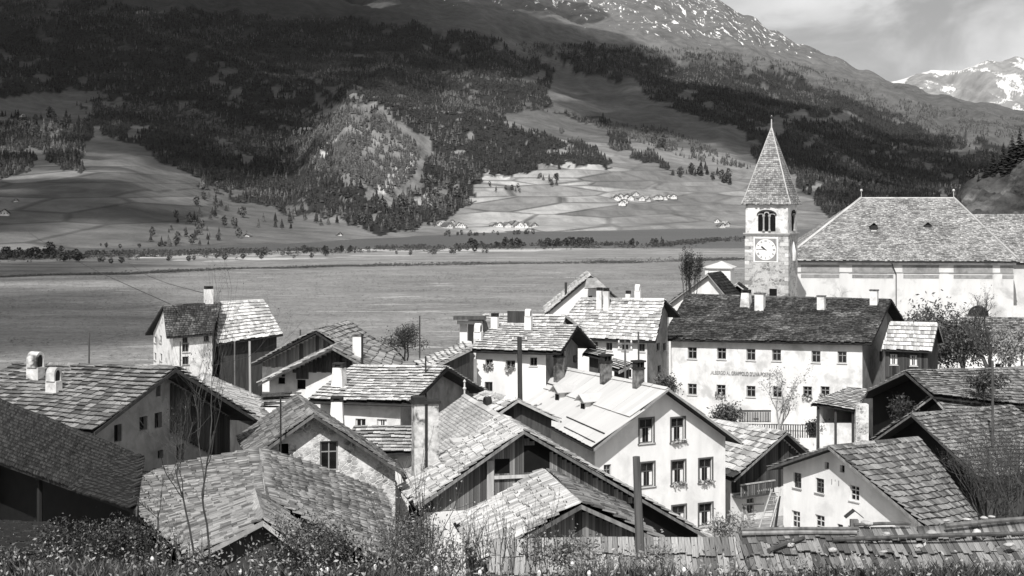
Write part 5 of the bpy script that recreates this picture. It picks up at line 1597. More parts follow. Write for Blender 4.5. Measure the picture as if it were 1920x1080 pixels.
# clock
ck = MB().box(tw(1.15, zs - 3.55, 0.05), tu * 3.25, tv * 0.05, UP * 3.3).obj('clock', M['white_clean'], t)
MB().box(tw(1.33, zs - 3.37, 0.085), tu * 2.89, tv * 0.03, UP * 2.94).obj('clock_panel', M['grey_and_shade_plaster'], ck)
cc = tw(1.33 + 1.445, zs - 3.37 + 1.47, 0.12)
K = 40
MB().slab([cc + tu * 1.38 * math.cos(2 * math.pi * k / K) + UP * 1.38 * math.sin(2 * math.pi * k / K) for k in range(K)], tv * 0.03).obj('clock_dial', M['white_clean'], ck)
for k in range(12):
    w = math.radians(90 - 30 * k)
    dr, dt = tu * math.cos(w) + UP * math.sin(w), -tu * math.sin(w) + UP * math.cos(w)
    bars = {0: 4, 1: 1, 2: 2, 3: 3, 4: 2, 5: 1, 6: 2, 7: 3, 8: 4, 9: 2, 10: 2, 11: 3}[k]
    mb = MB()
    for q in range(bars): mb.cbox(cc + dr * 1.12 - tv * 0.01 + dt * (q - (bars - 1) / 2) * 0.085, dt, dr, tv, 0.045, 0.27, 0.02)
    mb.obj('clock_numeral', M['paint_black'], ck)
for ang, ln, wd in ((305, 0.78, 0.13), (272, 1.02, 0.05)):
    w = math.radians(90 - ang)
    dr, dt = tu * math.cos(w) + UP * math.sin(w), -tu * math.sin(w) + UP * math.cos(w)
    MB().slab([cc - tv * 0.03 - dr * 0.15 - dt * wd * .3, cc - tv * 0.03 - dr * 0.15 + dt * wd * .3, cc - tv * 0.03 + dr * ln * .75 + dt * wd, cc - tv * 0.03 + dr * ln, cc - tv * 0.03 + dr * ln * .75 - dt * wd], tv * 0.015).obj('clock_hand', M['metal_dark'] if wd > .1 else M['paint_black'], ck)
# small ornament window on the side, door in the shaft
sx = o_ + tu * (TWW + 0.03) + tv * TWW * 0.5
MB().tube([sx + UP * (zs - 3.4), sx + UP * (zs - 2.2), sx + UP * (zs - 0.9)], [0.28, 0.36, 0.10], 6).obj('side_ornament', M['white_clean'], t)
MB().box(tw(3.25, zs - 9.0, 0.02), tu * 1.0, tv * 0.3, UP * 2.0).obj('slit_window', M['void'], t)
# corner stones
z = zg_t + 9
k = 0
while z < zs - 0.6:
    L1_, L2_ = (1.05, 0.5) if k % 2 else (0.5, 1.05)
    hq = random.uniform(0.42, 0.56)
    j = random.uniform(-0.1, 0.1)
    for X0 in (0, 1):
        c0 = tw(-0.03 if X0 == 0 else TWW + 0.03, z, 0.03)
        mq = M['quoin']
        MB().box(c0, tu * (L1_ + j) * (1 if X0 == 0 else -1), tv * (L2_ + j), UP * (hq - 0.05)).obj('quoin', mq, t)
    z += hq; k += 1
# spire with a flared foot
ap = U((1444, 238), 214.5)
cxy = o_ + tu * TWW / 2 + tv * TWW / 2
ap = A(cxy[0], cxy[1], ap[2])
def ring(hw, z): return [A(cxy[0], cxy[1], z) + tu * hw * s + tv * hw * e for s, e in ((-1, -1), (1, -1), (1, 1), (-1, 1))]
r0, r1 = ring(TWW / 2 + 0.38, ze - 0.05), ring(TWW / 2 - 0.1, ze + 1.25)
mb = MB()
for i in range(4): mb.poly([r0[i], r0[(i + 1) % 4], r1[(i + 1) % 4], r1[i]]).poly([r1[i], r1[(i + 1) % 4], ap])
mb.poly(r0[::-1])
sp = mb.obj('spire', M['beam'], t)
for i in range(4):
    L = []
    for q4 in ((r1[i], r1[(i + 1) % 4], r0[(i + 1) % 4], r0[i]),):
        L += shingle_rows(q4, 0.3, 0.2, 0.35, thick=0.03, wob=0, seed=i, ragged=0.2)
    L += shingle_rows((ap - (ap - r1[i]) * 0.012, ap - (ap - r1[(i + 1) % 4]) * 0.012, r1[(i + 1) % 4], r1[i]), 0.3, 0.2, 0.35, thick=0.03, wob=0, seed=i + 5, ragged=0.2)
    boxes_mesh('shingle_mass', L, M['church_tile'], sp)
    for lo_, hi_ in ((r0[i], r1[i]), (r1[i], ap)):
        MB().tube([lo_ + UP * 0.03, hi_ + UP * 0.03], [0.1, 0.08], 6).obj('hip_cap', M['slate'], sp)
MB().tube([ap - UP * 0.3, ap + UP * 1.6], [0.11, 0.07], 6).obj('finial', M['metal'], t)
MB().lathe(ap + UP * 1.1, [(0.03, 0), (0.17, 0.08), (0.22, 0.22), (0.17, 0.36), (0.03, 0.44)], 10).obj('finial_ball', M['metal_dark'], t)

# ---------------------------------------------------------------- church nave
dN = 226.0
eL, eR = U((1468, 489), dN + 3), U((1912, 491), dN)
eL[2] = eR[2] = U((1700, 490), dN)[2]
nu = unit(A(*(eR - eL)[:2], 0)); nv = A(-nu[1], nu[0], 0)
LN = np.linalg.norm((eR - eL)[:2])
DP = 20.0
zr_ = U((1700, 372), dN + DP / 2)[2]
zg_c = CZ - 25.8
t = thing('church_nave', eL + nu * LN / 2 + nv * DP / 2 + UP * (zg_c - eL[2]), 'large church nave with hipped shingle roof, two tiny dormers and pale panelled wall', 'church')
rid0 = U((1615, 372), dN + DP / 2); rid1 = U((1788, 372), dN + DP / 2)
rid0[2] = rid1[2] = zr_
bL, bR = eL + nv * DP, eR + nv * DP
q_ = lambda a, b_, f: a + (b_ - a) * f
mb = MB()
faces = [(rid0, rid1, eR, eL), (rid1, rid0, bL, bR)]
deck_slab(mb, (rid0, rid1, eR, eL), A(0, 0, -0.2)).slab([rid1, bR, bL, rid0], A(0, 0, -0.2)).slab([rid0, bL, eL], A(0, 0, -0.2)).slab([rid1, eR, bR], A(0, 0, -0.2))
rf = mb.obj('roof', M['beam'], t)
L = shingle_rows((rid0, rid1, eR, eL), 0.34, 0.25, 0.45, thick=0.04, wob=0.02, seed=1, ragged=0.3)
L += shingle_rows((rid0, rid0 + nv * 0.02, eL, bL), 0.34, 0.25, 0.45, thick=0.04, wob=0.0, seed=2, ragged=0.3)
L += shingle_rows((rid1, rid1 + nv * 0.02, bR, eR), 0.34, 0.25, 0.45, thick=0.04, wob=0.0, seed=3, ragged=0.3)
boxes_mesh('shingle_mass', L, M['church_tile'], rf)
MB().tube([rid0 + UP * 0.06, rid1 + UP * 0.06], [0.12, 0.12], 6).tube([rid1 + UP * 0.1, q_(rid1, eR, 0.5) + UP * 0.05, eR + UP * 0.15], [0.2] * 3, 6).tube([rid0 + UP * 0.1, eL + UP * 0.15], [0.2, 0.2], 6).obj('hip_cap', M['slate'], rf)
for p in (rid0, rid1):
    MB().tube([p, p + UP * 1.0], [0.05, 0.04], 6).lathe(p + UP * 0.95, [(0.03, 0), (0.16, 0.1), (0.2, 0.22), (0.14, 0.36), (0.03, 0.42)], 10).obj('finial', M['metal'], rf)
nn = unit(np.cross(rid1 - rid0, eL - rid0)); nn = nn if nn[2] > 0 else -nn
for bx, by in ((1637, 437), (1738, 436)):
    p = ray_plane((bx, by), rid0, nn)
    p = p + nn * 0.55
    dm = MB().box(p - nu * 0.45 - nv * 0.1 - UP * 0.1, nu * 0.9, nv * 2.2, UP * 0.85).obj('dormer', M['wood_dark'], rf)
    r2 = MB()
    for s in (-1, 1): r2.slab([p + UP * 1.22 - nv * 0.25, p + nu * s * 0.62 + UP * 0.70 - nv * 0.25, p + nu * s * 0.62 + UP * 0.70 + nv * 2.0, p + UP * 1.22 + nv * 2.4], A(0, 0, -0.05))
    r2.obj('dormer_roof', M['church_tile'], dm)
    MB().box(p - nu * 0.38 - nv * 0.13 - UP * 0.1, nu * 0.76, nv * 0.03, UP * 0.2).obj('sill', M['church_plaster'], dm)
# walls with cornice, frieze panels, pilasters
wl0 = eL + nu * 0.7 + nv * 0.7
LW = LN - 1.4
zt = eL[2] - 0.2
MB().box(A(wl0[0], wl0[1], zg_c), nu * LW, nv * (DP - 1.4), UP * (zt - zg_c)).obj('wall', M['church_plaster'], t)
MB().box(wl0 - nu * 0.3 - nv * 0.35 + UP * (zt - 0.35 - wl0[2]), nu * (LW + 0.6), nv * 0.35, UP * 0.3).obj('cornice', M['white'], t)
MB().box(eL - nv * 0.12 - UP * 0.16, nu * LN, nv * 0.14, UP * 0.14).obj('gutter', M['metal_dark'], t)
zf = U((1700, 513), dN + 0.7)[2]
MB().box(A(wl0[0], wl0[1], zf) - nv * 0.12, nu * LW, nv * 0.12, UP * 0.13).obj('string_course', M['grey_and_shade_plaster'], t)
for a_, b2 in ((1505, 1577), (1601, 1678), (1695, 1763), (1790, 1862), (1876, 1900)):
    for y0, y1, mm in ((511, 498, 'grey_and_shade_plaster'), (523, 516, 'grey_and_shade_plaster')):
        c0, c1 = U((a_, y0), dN + 0.7), U((b2, y1), dN + 0.7)
        s0 = float(np.dot(c0 - wl0, nu)); s1 = float(np.dot(c1 - wl0, nu))
        MB().box(A(wl0[0], wl0[1], c0[2]) + nu * s0 - nv * 0.03, nu * (s1 - s0), nv * 0.03, UP * (c1[2] - c0[2])).obj('frieze_panel', M[mm], t)
for a_ in (1577, 1679, 1763, 1862):
    s0 = float(np.dot(U((a_, 520), dN + 0.7) - wl0, nu))
    MB().box(A(wl0[0], wl0[1], zg_c) + nu * (s0 + 0.1) - nv * 0.09, nu * 1.2, nv * 0.09, UP * (zf - 0.05 - zg_c)).obj('pilaster', M['church_plaster'], t)
pa = ray_plane((1672, 494), wl0 - nv * 0.3, nv); pb = ray_plane((1680, 514), wl0 - nv * 0.12, nv); pc = ray_plane((1680, 640), wl0 - nv * 0.12, nv)
MB().tube([pa - nv * 0.1, pb - nv * 0.15, pc - nv * 0.15], [0.07] * 3, 6).obj('downpipe', M['metal_dark'], t)
# half-round window
cw = ray_plane((1834, 592), wl0 - nv * 0.1, nv)
K = 14
for rad, mm, off_, nm in ((1.75, 'white', 0.05, 'window_surround'), (1.45, 'glass', 0.08, 'lunette_window')):
    pts = [cw + nu * rad * math.cos(math.pi * k / K) + UP * rad * math.sin(math.pi * k / K) - nv * off_ for k in range(K + 1)]
    MB().slab(pts, nv * 0.12).obj(nm, M[mm], t)
# chancel to the right
cq = A(eR[0], eR[1], 0) + nu * 0.2 + nv * 6.0
zc = U((1900, 497), dN)[2]
MB().box(A(cq[0], cq[1], zg_c) - nu * 1.4, nu * 17, nv * 14, UP * (zc - zg_c)).obj('wall', M['church_plaster'], t)
c0, c1 = cq - nu * 5 + UP * zc - nv * 0.6, cq + nu * 17 + UP * zc - nv * 0.6
rz = U((1870, 402), dN + 13.5)[2]
c2, c3 = A(c0[0], c0[1], rz) + nv * 8, A(c1[0], c1[1], rz) + nv * 8
cr = MB().slab([c0, c1, c3, c2], A(0, 0, -0.2)).slab([c2, c3, c3 + nv * 8 - UP * (rz - zc), c2 + nv * 8 - UP * (rz - zc)], A(0, 0, -0.2)).obj('chancel_roof', M['beam'], t)
boxes_mesh('shingle_mass', shingle_rows((c2, c3, c1, c0), 0.34, 0.25, 0.45, thick=0.04, wob=0.02, seed=9, ragged=0.3), M['church_tile'], cr)

# ---------------------------------------------------------------- smaller buildings behind
def hip_house(name, label, c, w, dp, zb, ze_, zr2, ang, wall, roof, cat='house', windows=0, group=None):
    a = math.radians(ang)
    u, v = A(math.cos(a), math.sin(a), 0), A(-math.sin(a), math.cos(a), 0)
    c = A(c[0], c[1], 0)
    t = thing(name, c + UP * zb, label, cat, group)
    MB().box(c - u * w / 2 - v * dp / 2 + UP * zb, u * w, v * dp, UP * (ze_ - zb)).obj('wall', M[wall], t)
    e = [c + u * s * (w / 2 + .3) + v * q * (dp / 2 + .3) + UP * ze_ for s, q in ((-1, -1), (1, -1), (1, 1), (-1, 1))]
    k = max(0, (w - dp) / 2)
    r0, r1 = c - u * k + UP * zr2, c + u * k + UP * zr2
    dn = A(0, 0, -0.1)
    mb = MB().slab([r0, e[0], e[1], r1], dn).slab([r1, e[2], e[3], r0], dn).slab([r0, e[3], e[0]], dn).slab([r1, e[1], e[2]], dn)
    mb.obj('roof', M[roof], t)
    return t, c, u, v
c = U((1353, 510), 196)
t, c, u, v = hip_house('white_turret_house', 'small cubic white house with shallow pale pyramid roof left of the tower', c, 2.6, 2.6, 1.0, U((1353, 501), 196)[2], U((1353, 489), 196)[2], -18, 'white_clean', 'metal')
c2_ = U((1343, 512), 198)
hip_house('white_annexe', 'lower white annexe attached to the little pyramid-roofed house', c2_, 2.2, 3.0, 1.0, U((1340, 500), 198)[2], U((1340, 493), 198)[2], -18, 'white_clean', 'metal')
gable_house('gabled_house', 'white gabled house half hidden behind the inn roof and the bare tree', 'house', 168, 40, (1327, 514), (1352, 512), (1246, 574), (1362, 556), ov=(0.5, 0.4, 0.4), wall='white_clean', left='sh_mid', right='sh_dark', expo=0.4, sw=(0.3, 0.5), caps=(0, 0), length=7, verge='frame_mid')
gable_house('small_gable', 'tiny white house with black open gable at the foot of the tower', 'house', 190, 20, (1382, 533), (1386, 531), (1368, 545), (1398, 545), ov=(0.5, 0.3, 0.2), wall={'all': 'white_clean', 'front': 'void'}, left='metal', right='sh_dark', expo=0.4, sw=(0.3, 0.5), caps=(0, 0), length=4)
c = U((1330, 553), 176); MB().cbox(c + UP * 0.5, A(1, 0, 0), A(0, 1, 0), UP, 0.9, 0.8, 2.4)
t = thing('chimney_stack', c - UP * 6, 'white chimney with dark cap rising behind the inn ridge', 'chimney')
MB().cbox(c - UP * 2.4, A(1, 0, 0), A(0, 1, 0), UP, 0.75, 0.7, 7.2).obj('stack', M['white_clean'], t)
MB().cbox(c + UP * 1.32, A(1, 0, 0), A(0, 1, 0), UP, 0.9, 0.85, 0.2).obj('cap', M['soot'], t)
gable_house('garden_house', 'low white house with grey roof behind the trees at the right edge', 'house', 190, -80, (1990, 596), (1800, 600), (1985, 652), (2010, 640), BL=(1795, 652), ov=(0.5, 0.4, 0.4), wall='white_clean', left='sh_grey', right='sh_grey', expo=0.35, sw=(0.25, 0.45), caps=(0, 0), pl=30, pr=30,
    windows=[('left', (1877, 663), (12, 14), 'dark'), ('left', (1835, 664), (10, 12), 'dark'), ('left', (1874, 686), (16, 8), 'void')])
shed_house('tin_shed', 'pale flat shed roof between the flowered farmhouse and the large white house', 'shed', [(1105, 650), (1135, 656), (1128, 672), (1093, 664)], [128, 128, 125, 125], mat='sh_bright', expo=0.5, sw=(0.4, 0.7), cap=60, wall='wood_dark')
shed_house('tin_shed', 'small pale shed roof beside the sooty chimneys of the white house', 'shed', [(1150, 672), (1188, 682), (1160, 696), (1140, 690)], [124, 124, 121, 121], mat='sh_bright', expo=0.5, sw=(0.4, 0.7), cap=60, wall='wood_dark')
shed_house('lean_to', 'pale lean-to roof running down left of the flowered farmhouse', 'shed', [(880, 640), (884, 652), (795, 695), (780, 680)], [121, 117, 113, 117], mat='sh_bright', expo=0.5, sw=(0.4, 0.7), cap=120, wall='wood_dark')
t = thing('wood_stack', U((520, 742), 104), 'stacked dark boards and beams between the two left barns', 'woodpile')
for k in range(9):
    a = U((490 + random.uniform(-4, 4), 738 + k * 3.2), 100 + random.uniform(-.5, .5))
    MB().box(a, A(2.0 + random.uniform(-.4, .6), 0.4, random.uniform(-.1, .1)), A(0, 0.3, 0), A(0, 0, 0.08)).obj('board', M['wood_mid'], t)

# ---------------------------------------------------------------- hamlets beyond the lake
def far_house(p, w, dp, wh, rh, ang, name, label, group, wmat='white_old', rmat='sh_mid_m'):
    w, dp, wh, rh = w * 0.6, dp * 0.6, wh * 0.5, rh * 0.7
    a = math.radians(ang)
    u, v = A(math.cos(a), math.sin(a), 0), A(-math.sin(a), math.cos(a), 0)
    t = thing(name, p, label, 'house', group)
    b = p - u * w / 2 - v * dp / 2 - UP * 1.5
    wm = MB()
    wm.box(b, u * w, v * dp, UP * (wh + 1.5))
    for s in (0, 1):
        q = b + v * dp * s + UP * (wh + 1.5)
        wm.poly([q, q + u * w, q + u * w / 2 + UP * rh])
    wm.obj('wall', M[wmat], t)
    rm = MB()
    rg0 = b + u * w / 2 + UP * (wh + 1.5 + rh) - v * 1.0
    for s in (0, 1):
        e = b + u * (w * s + (1 if s else -1) * 0.9) + UP * (wh + 1.5 - 0.9 * rh / (w / 2)) - v * 1.0
        rm.slab([rg0 + UP * .15, e + UP * .15, e + v * (dp + 2) + UP * .15, rg0 + v * (dp + 2) + UP * .15], A(0, 0, -0.25))
    rm.obj('roof', M[rmat], t)
    n = 3
    for k in range(n):
        c = b + u * w * (k + .5) / n - v * 0.05 + UP * (1.5 + wh * 0.55)
        MB().box(c - u * 0.4, u * 0.8, v * 0.1, UP * 0.9).obj('window', M['void'], t)
for px, py in ((829, 424), (842, 425), (858, 427), (845, 421), (868, 428), (838, 428)):
    far_house(far_hit(px, py), random.uniform(10, 14), random.uniform(9, 13), random.uniform(4, 6.5), random.uniform(3, 4.5), random.uniform(-40, 40), 'far_house', 'white farmhouse in the hamlet at the foot of the cliff knob beyond the lake', 'houses of the hamlet below the cliff knob')
for px, py in ((938, 426), (950, 427), (960, 425), (970, 427), (978, 427), (988, 426), (997, 427), (926, 425), (965, 423)):
    far_house(far_hit(px, py), random.uniform(10, 14), random.uniform(9, 13), random.uniform(4, 6.5), random.uniform(3, 4.5), random.uniform(-40, 40), 'far_house', 'white farmhouse in the lakeside hamlet below the terraced fields', 'houses of the hamlet below the terraces')
for px, py in ((1152, 374), (1163, 372), (1175, 375), (1158, 379), (1170, 381), (1182, 379), (1178, 370), (1190, 368), (1202, 378), (1212, 377), (1228, 376), (1236, 374), (1246, 375), (1254, 372), (1262, 373), (1166, 385)):
    far_house(far_hit(px, py), random.uniform(10, 14), random.uniform(8, 13), random.uniform(4, 6), random.uniform(3, 4), random.uniform(-40, 40), 'far_house', 'white house in the hillside hamlet to the left of the spire', 'houses of the hillside hamlet')
for px, py in ((1346, 418), (1352, 427), (1360, 426)):
    far_house(far_hit(px, py), 11, 10, 5, 3.5, random.uniform(-40, 40), 'far_house', 'white house on the far shore just left of the tower belfry', 'houses on the far shore beside the tower')
far_house(far_hit(9, 405), 11, 10, 4.5, 4, 10, 'far_chalet', 'lone white chalet with dark roof on the shaded slope at the left edge', None, 'white_clean', 'sh_dark')
far_house(far_hit(29, 380), 6, 5, 3, 2, 30, 'far_hut', 'tiny white hut above the lone chalet at the left edge', None)
far_house(far_hit(636, 442), 6, 6, 3, 2.4, 20, 'far_boathouse', 'tiny white hut alone on the far lake shore', None)
far_house(far_hit(465, 444), 7, 5, 2.5, 2, -20, 'far_boathouse', 'tiny pale hut on the shore below the tall conifers', None)

# ---------------------------------------------------------------- poles, ladder, small things
def pole(label, base, top, d, r, arms=0, mat='wood_mid', name='utility_pole', cat='pole'):
    a, b_ = U(base, d), U(top, d)
    b_ = A(b_[0], b_[1], b_[2])
    zb = min(a[2], float(near_h(A(a[0]), A(a[1]))[0]) - 0.2) if d > 60 else a[2]
    t = thing(name, (a[0], a[1], zb), label, cat)
    MB().tube([A(a[0], a[1], zb), A((a[0] + b_[0]) / 2, a[1], (zb + b_[2]) / 2), b_], [r, r * 0.92, r * 0.8], 8).obj('shaft', M[mat], t)
    for k in range(arms):
        c = b_ - UP * (0.25 + 0.45 * k)
        MB().box(c - A(0.55, 0.06, 0.05), A(1.1, 0, 0), A(0, 0.08, 0), A(0, 0, 0.1)).obj('crossarm', M[mat], t)
        for s in (-1, 1):
            MB().lathe(c + A(0.45 * s, -0.02, 0.05), [(0.03, 0), (0.06, 0.05), (0.06, 0.16), (0.02, 0.2)], 8).obj('insulator', M['white_clean'], t)
    return t, b_
pole('rough log post standing at the meadow brow in front of the white house', (1201, 1052), (1193, 856), 30, 0.085, 0, 'wood_mid', 'log_post', 'post')
pole('thick dark post in front of the flowered farmhouse', (978, 705), (974, 632), 112, 0.2, 1, 'wood_dark')
pole('slim pole with insulators before the large white house', (1174, 712), (1172, 638), 118, 0.09, 2, 'wood_mid')
pole('slender pole without arms right of the insulator pole', (1200, 700), (1197, 622), 122, 0.08, 0, 'wood_mid')
pole('dark pole standing behind the upper farm roof at the right', (1862, 755), (1861, 676), 112, 0.11, 0, 'wood_dark')
pole('pale pole beside the white wall of the left barns', (472, 812), (468, 640), 104, 0.09, 0, 'wood_light')
pole('grey pole in front of the meadow barn', (441, 740), (440, 640), 120, 0.07, 0, 'wood_mid')
pole('lonely telegraph pole on the dark meadow at the left', (167, 700), (167, 624), 135, 0.09, 0, 'wood_dark')
pole('short stake on the meadow behind the long barn', (563, 650), (563, 618), 150, 0.09, 0, 'wood_dark')
pole('thin stake beside the round tree on the meadow', (787, 655), (787, 592), 140, 0.07, 0, 'wood_dark')
pole('tall grey pole in front of the meadow house', (338, 715), (338, 640), 112, 0.06, 0, 'wood_mid')
pole('dark stove pole in front of the barn-house chimney', (680, 690), (679, 626), 108, 0.09, 0, 'soot', 'stove_pipe', 'pipe')
pole('short black pole before the middle farmhouse gable', (801, 705), (798, 668), 99, 0.06, 0, 'soot', 'iron_post', 'post')
pole('thin iron bar left of the stone house chimney', (528, 802), (526, 745), 79, 0.05, 0, 'soot', 'iron_post', 'post')
# wires running out over the meadow
def wire(label, p, q):
    mid = (p + q) / 2 - UP * 1.0
    o = MB().tube([p, (p + mid) / 2 - UP * 0.2, mid, (q + mid) / 2 - UP * 0.2, q], [0.035] * 5, 4).obj('overhead_wire', M['metal_dark'])
    tag(o, label, 'wire')
wire('lower overhead wire crossing the meadow towards the dark fields', U((330, 575), 148), U((40, 425), 420))
wire('upper overhead wire crossing the meadow towards the lake', U((392, 552), 152), U((240, 492), 420))
# ladder against the balcony house
t = thing('ladder', U((1430, 1003), 97.5), 'long wooden ladder leaning beside the cottage corner', 'ladder')
a0, a1 = U((1419, 1003), 98), U((1440, 1003), 98.6); b0, b1 = U((1447, 918), 100.2), U((1464, 916), 100.8)
for p, q in ((a0, b0), (a1, b1)): MB().tube([p, q], [0.055, 0.05], 6).obj('stile', M['wood_light'], t)
for k in range(11):
    f_ = (k + .6) / 11.5
    MB().tube([a0 + (b0 - a0) * f_, a1 + (b1 - a1) * f_], [0.03, 0.03], 5).obj('rung', M['wood_light'], t)
t = thing('timber_props', U((1385, 985), 113), 'dark timber frame with leaning beam below the balcony', 'timber')
for p, q in (((1392, 990), (1393, 945)), ((1416, 998), (1395, 950)), ((1392, 946), (1432, 944)), ((1442, 1000), (1458, 935)), ((1452, 1002), (1462, 930))):
    MB().tube([U(p, 112), U(q, 112.4)], [0.09, 0.08], 6).obj('beam', M['wood_mid' if q[1] > 940 else 'wood_dark'], t)
t = thing('birdhouse_post', U((1603, 1000), 92), 'little roofed wooden box on a post below the cottage', 'post')
b = U((1603, 1002), 92)
MB().box(b - A(.22, 0, .3), A(.44, 0, 0), A(0, .4, 0), UP * 1.1).obj('post', M['wood_mid'], t)
for s in (-1, 1): MB().slab([b + UP * 1.35, b + A(s * .5, 0, .95), b + A(s * .5, .6, .95), b + A(0, .6, 1.35)], A(0, 0, -.06)).obj('roof', M['wood_dark'], t)
t = thing('log_pile', U((1475, 1000), 93), 'untidy pile of split logs below the cottage window', 'woodpile')
for k in range(46):
    c = U((random.uniform(1440, 1515), 1004 - abs(random.gauss(0, 6))), 93 + random.uniform(-.6, .6))
    MB().tube([c, c + A(random.uniform(-.4, .4), random.uniform(-.5, .1), random.uniform(-.1, .1))], [.09, .09], 6).obj('log', M['wood_mid'], t)
# figures of the cottage sign: small painted date
cu = bpy.data.curves.new('painted_date', 'FONT'); cu.body = "1 ' 1"; cu.size = 0.5; cu.extrude = 0.004; cu.materials.append(M['paint_black'])
lo = bpy.data.objects.new('painted_date', cu); link(lo, None); bpy.context.view_layer.update(); lo = to_mesh(lo, ctx.t)
p0, p1, top, inn = ctx.sides['front']
ux = unit(A(*(p1 - p0)[:2], 0))
a = ray_plane((1557, 908), A(p0[0], p0[1], 0), A(-ux[1], ux[0], 0)) - inn * 0.012
mx = Matrix.Identity(4)
for i, v in enumerate((ux, UP, -inn)):
    for r in range(3): mx[r][i] = float(v[r])
for r in range(3): mx[r][3] = float(a[r])
lo.matrix_basis = mx

# ================================================================ VEGETATION OF THE VILLAGE AND THE BROW
def grow(p, dirv, length, rad, depth, segs, tips, rnd, mb, spread=0.55, up=0.12, n=5, kids=(2, 3)):
    """recursive branch: fills mb with tapered tubes, collects the tips"""
    pts, rs = [p], [rad]
    d = unit(dirv)
    for k in range(segs):
        d = unit(d + rnd.normal(size=3) * 0.13 + UP * up)
        p = p + d * length / segs
        pts.append(p); rs.append(rad * (1 - 0.45 * (k + 1) / segs))
        tips.append((p, d))
    mb.tube(pts, rs, n if rad > 0.03 else 3, cap=False)
    if depth == 0: return
    for k in range(rnd.integers(kids[0], kids[1] + 1)):
        f = rnd.uniform(0.35, 1.0)
        i = min(int(f * segs), segs - 1)
        q = pts[i] + (pts[i + 1] - pts[i]) * (f * segs - i)
        nd = unit(d + rnd.normal(size=3) * spread)
        grow(q, nd, length * rnd.uniform(0.5, 0.78), rs[i] * 0.62, depth - 1, max(2, segs - 1), tips, rnd, mb, spread, up, n, kids)
def leaves(tips, rnd, n, size, scatter_r, mat, name, parent, flat=0.0):
    T = np.array([q[0] for q in tips])
    if not len(T): return
    c = T[rnd.integers(0, len(T), n)] + rnd.normal(size=(n, 3)) * scatter_r
    a = rnd.normal(size=(n, 3)); a /= np.linalg.norm(a, axis=1)[:, None]
    b = rnd.normal(size=(n, 3)); b -= (a * b).sum(1)[:, None] * a; b /= np.linalg.norm(b, axis=1)[:, None]
    s = size * rnd.uniform(0.55, 1.35, (n, 1))
    V = np.stack([c - a * s, c + b * s * 0.45, c + a * s, c - b * s * 0.45], 1).reshape(-1, 3)
    Q = np.arange(n * 4).reshape(-1, 4)
    return big_obj(name, V, Q, mat, parent)
def tree(name, label, p, ht, seed, trunk=0.4, depth=3, nleaf=0, leaf=0.12, sc=0.3, lmat='leaf', bark='bark', rad=0.16, stems=1, spread=0.6, up=0.10, kids=(2, 4), cat='tree', group=None, lean=(0, 0), segs=4):
    rnd = np.random.default_rng(seed)
    t = thing(name, p, label, cat, group)
    mb, tips = MB(), []
    for s in range(stems):
        d0 = unit(A(lean[0], lean[1], 1) + (rnd.normal(size=3) * A(0.35, 0.35, 0) if stems > 1 else 0))
        grow(np.asarray(p, float) - UP * 0.2 + (rnd.normal(size=3) * A(0.25, 0.25, 0) if stems > 1 else 0), d0, ht * trunk, rad, depth, segs, tips, rnd, mb, spread, up, 6, kids)
    mb.obj('trunk', M[bark], t)
    if nleaf:
        keep = [q for q in tips if q[0][2] > p[2] + ht * 0.22] or tips
        leaves(keep, rnd, nleaf, leaf, sc, M[lmat], 'crown', t)
    return t
def at_ground(px, row, d): return U((px, row), d)

tree('broadleaf_tree', 'round leafy tree on the meadow behind the left barns', U((765, 672), 142), 4.0, 1, 0.40, 4, 3000, 0.085, 0.26, 'leaf_dark', rad=0.09, stems=3, spread=0.7)
tree('poplar', 'slim bare upright tree rising behind the inn roof', U((1300, 560), 160), 4.6, 2, 0.5, 3, 4200, 0.08, 0.16, 'leaf_dark', rad=0.05, spread=0.2, up=0.5, stems=9, kids=(3, 4))
tree('chestnut_tree', 'big dense leafy tree before the church wall', U((1735, 700), 168), 9.2, 3, 0.36, 3, 9500, 0.2, 0.85, 'leaf', rad=0.24, stems=3, spread=0.75)
tree('chestnut_tree', 'dark leafy tree in the shade under the lunette window', U((1802, 692), 160), 7.2, 4, 0.38, 3, 5200, 0.17, 0.85, 'leaf', rad=0.2, stems=2, spread=0.8)
tree('bare_tree', 'forked bare tree standing before the church at the right', U((1858, 690), 150), 9.6, 5, 0.42, 5, 500, 0.07, 0.1, 'leaf', rad=0.2, stems=2, spread=0.5, up=0.14, kids=(2, 4))
tree('orchard_tree', 'leafy young tree at the right edge beside the garden house', U((1915, 690), 148), 4.6, 6, 0.42, 3, 2200, 0.14, 0.4, 'leaf_light', rad=0.12)
tree('orchard_tree', 'blossoming young tree between bare tree and garden house', U((1895, 692), 144), 3.4, 16, 0.42, 3, 1600, 0.13, 0.35, 'leaf_light', rad=0.1)
tree('bare_tree', 'small bare tree against the church wall above the inn roof', U((1580, 585), 190), 4.2, 7, 0.4, 4, 0, rad=0.07, spread=0.5, bark='bark_light')
tree('bare_tree', 'thin bare tree against the church wall between the inn chimneys', U((1625, 588), 190), 4.4, 8, 0.45, 4, 0, rad=0.07, spread=0.45, bark='bark_light')
tree('fruit_bush', 'flowering bush in front of the inn between two lower windows', U((1362, 806), 133), 2.9, 9, 0.35, 3, 2600, 0.12, 0.36, 'leaf', rad=0.08, stems=4, spread=0.8, cat='bush')
tree('fruit_bush', 'leafy bush at the left corner of the inn', U((1256, 742), 134), 2.5, 10, 0.35, 3, 2000, 0.12, 0.34, 'leaf', rad=0.08, stems=4, spread=0.8, cat='bush')
tree('birch_tree', 'slim young birch with pale fresh leaves in front of the inn lettering', U((1464, 812), 131), 5.8, 11, 0.5, 3, 900, 0.085, 0.16, 'leaf_light', bark='bark_light', rad=0.09, stems=2, spread=0.35, up=0.2)
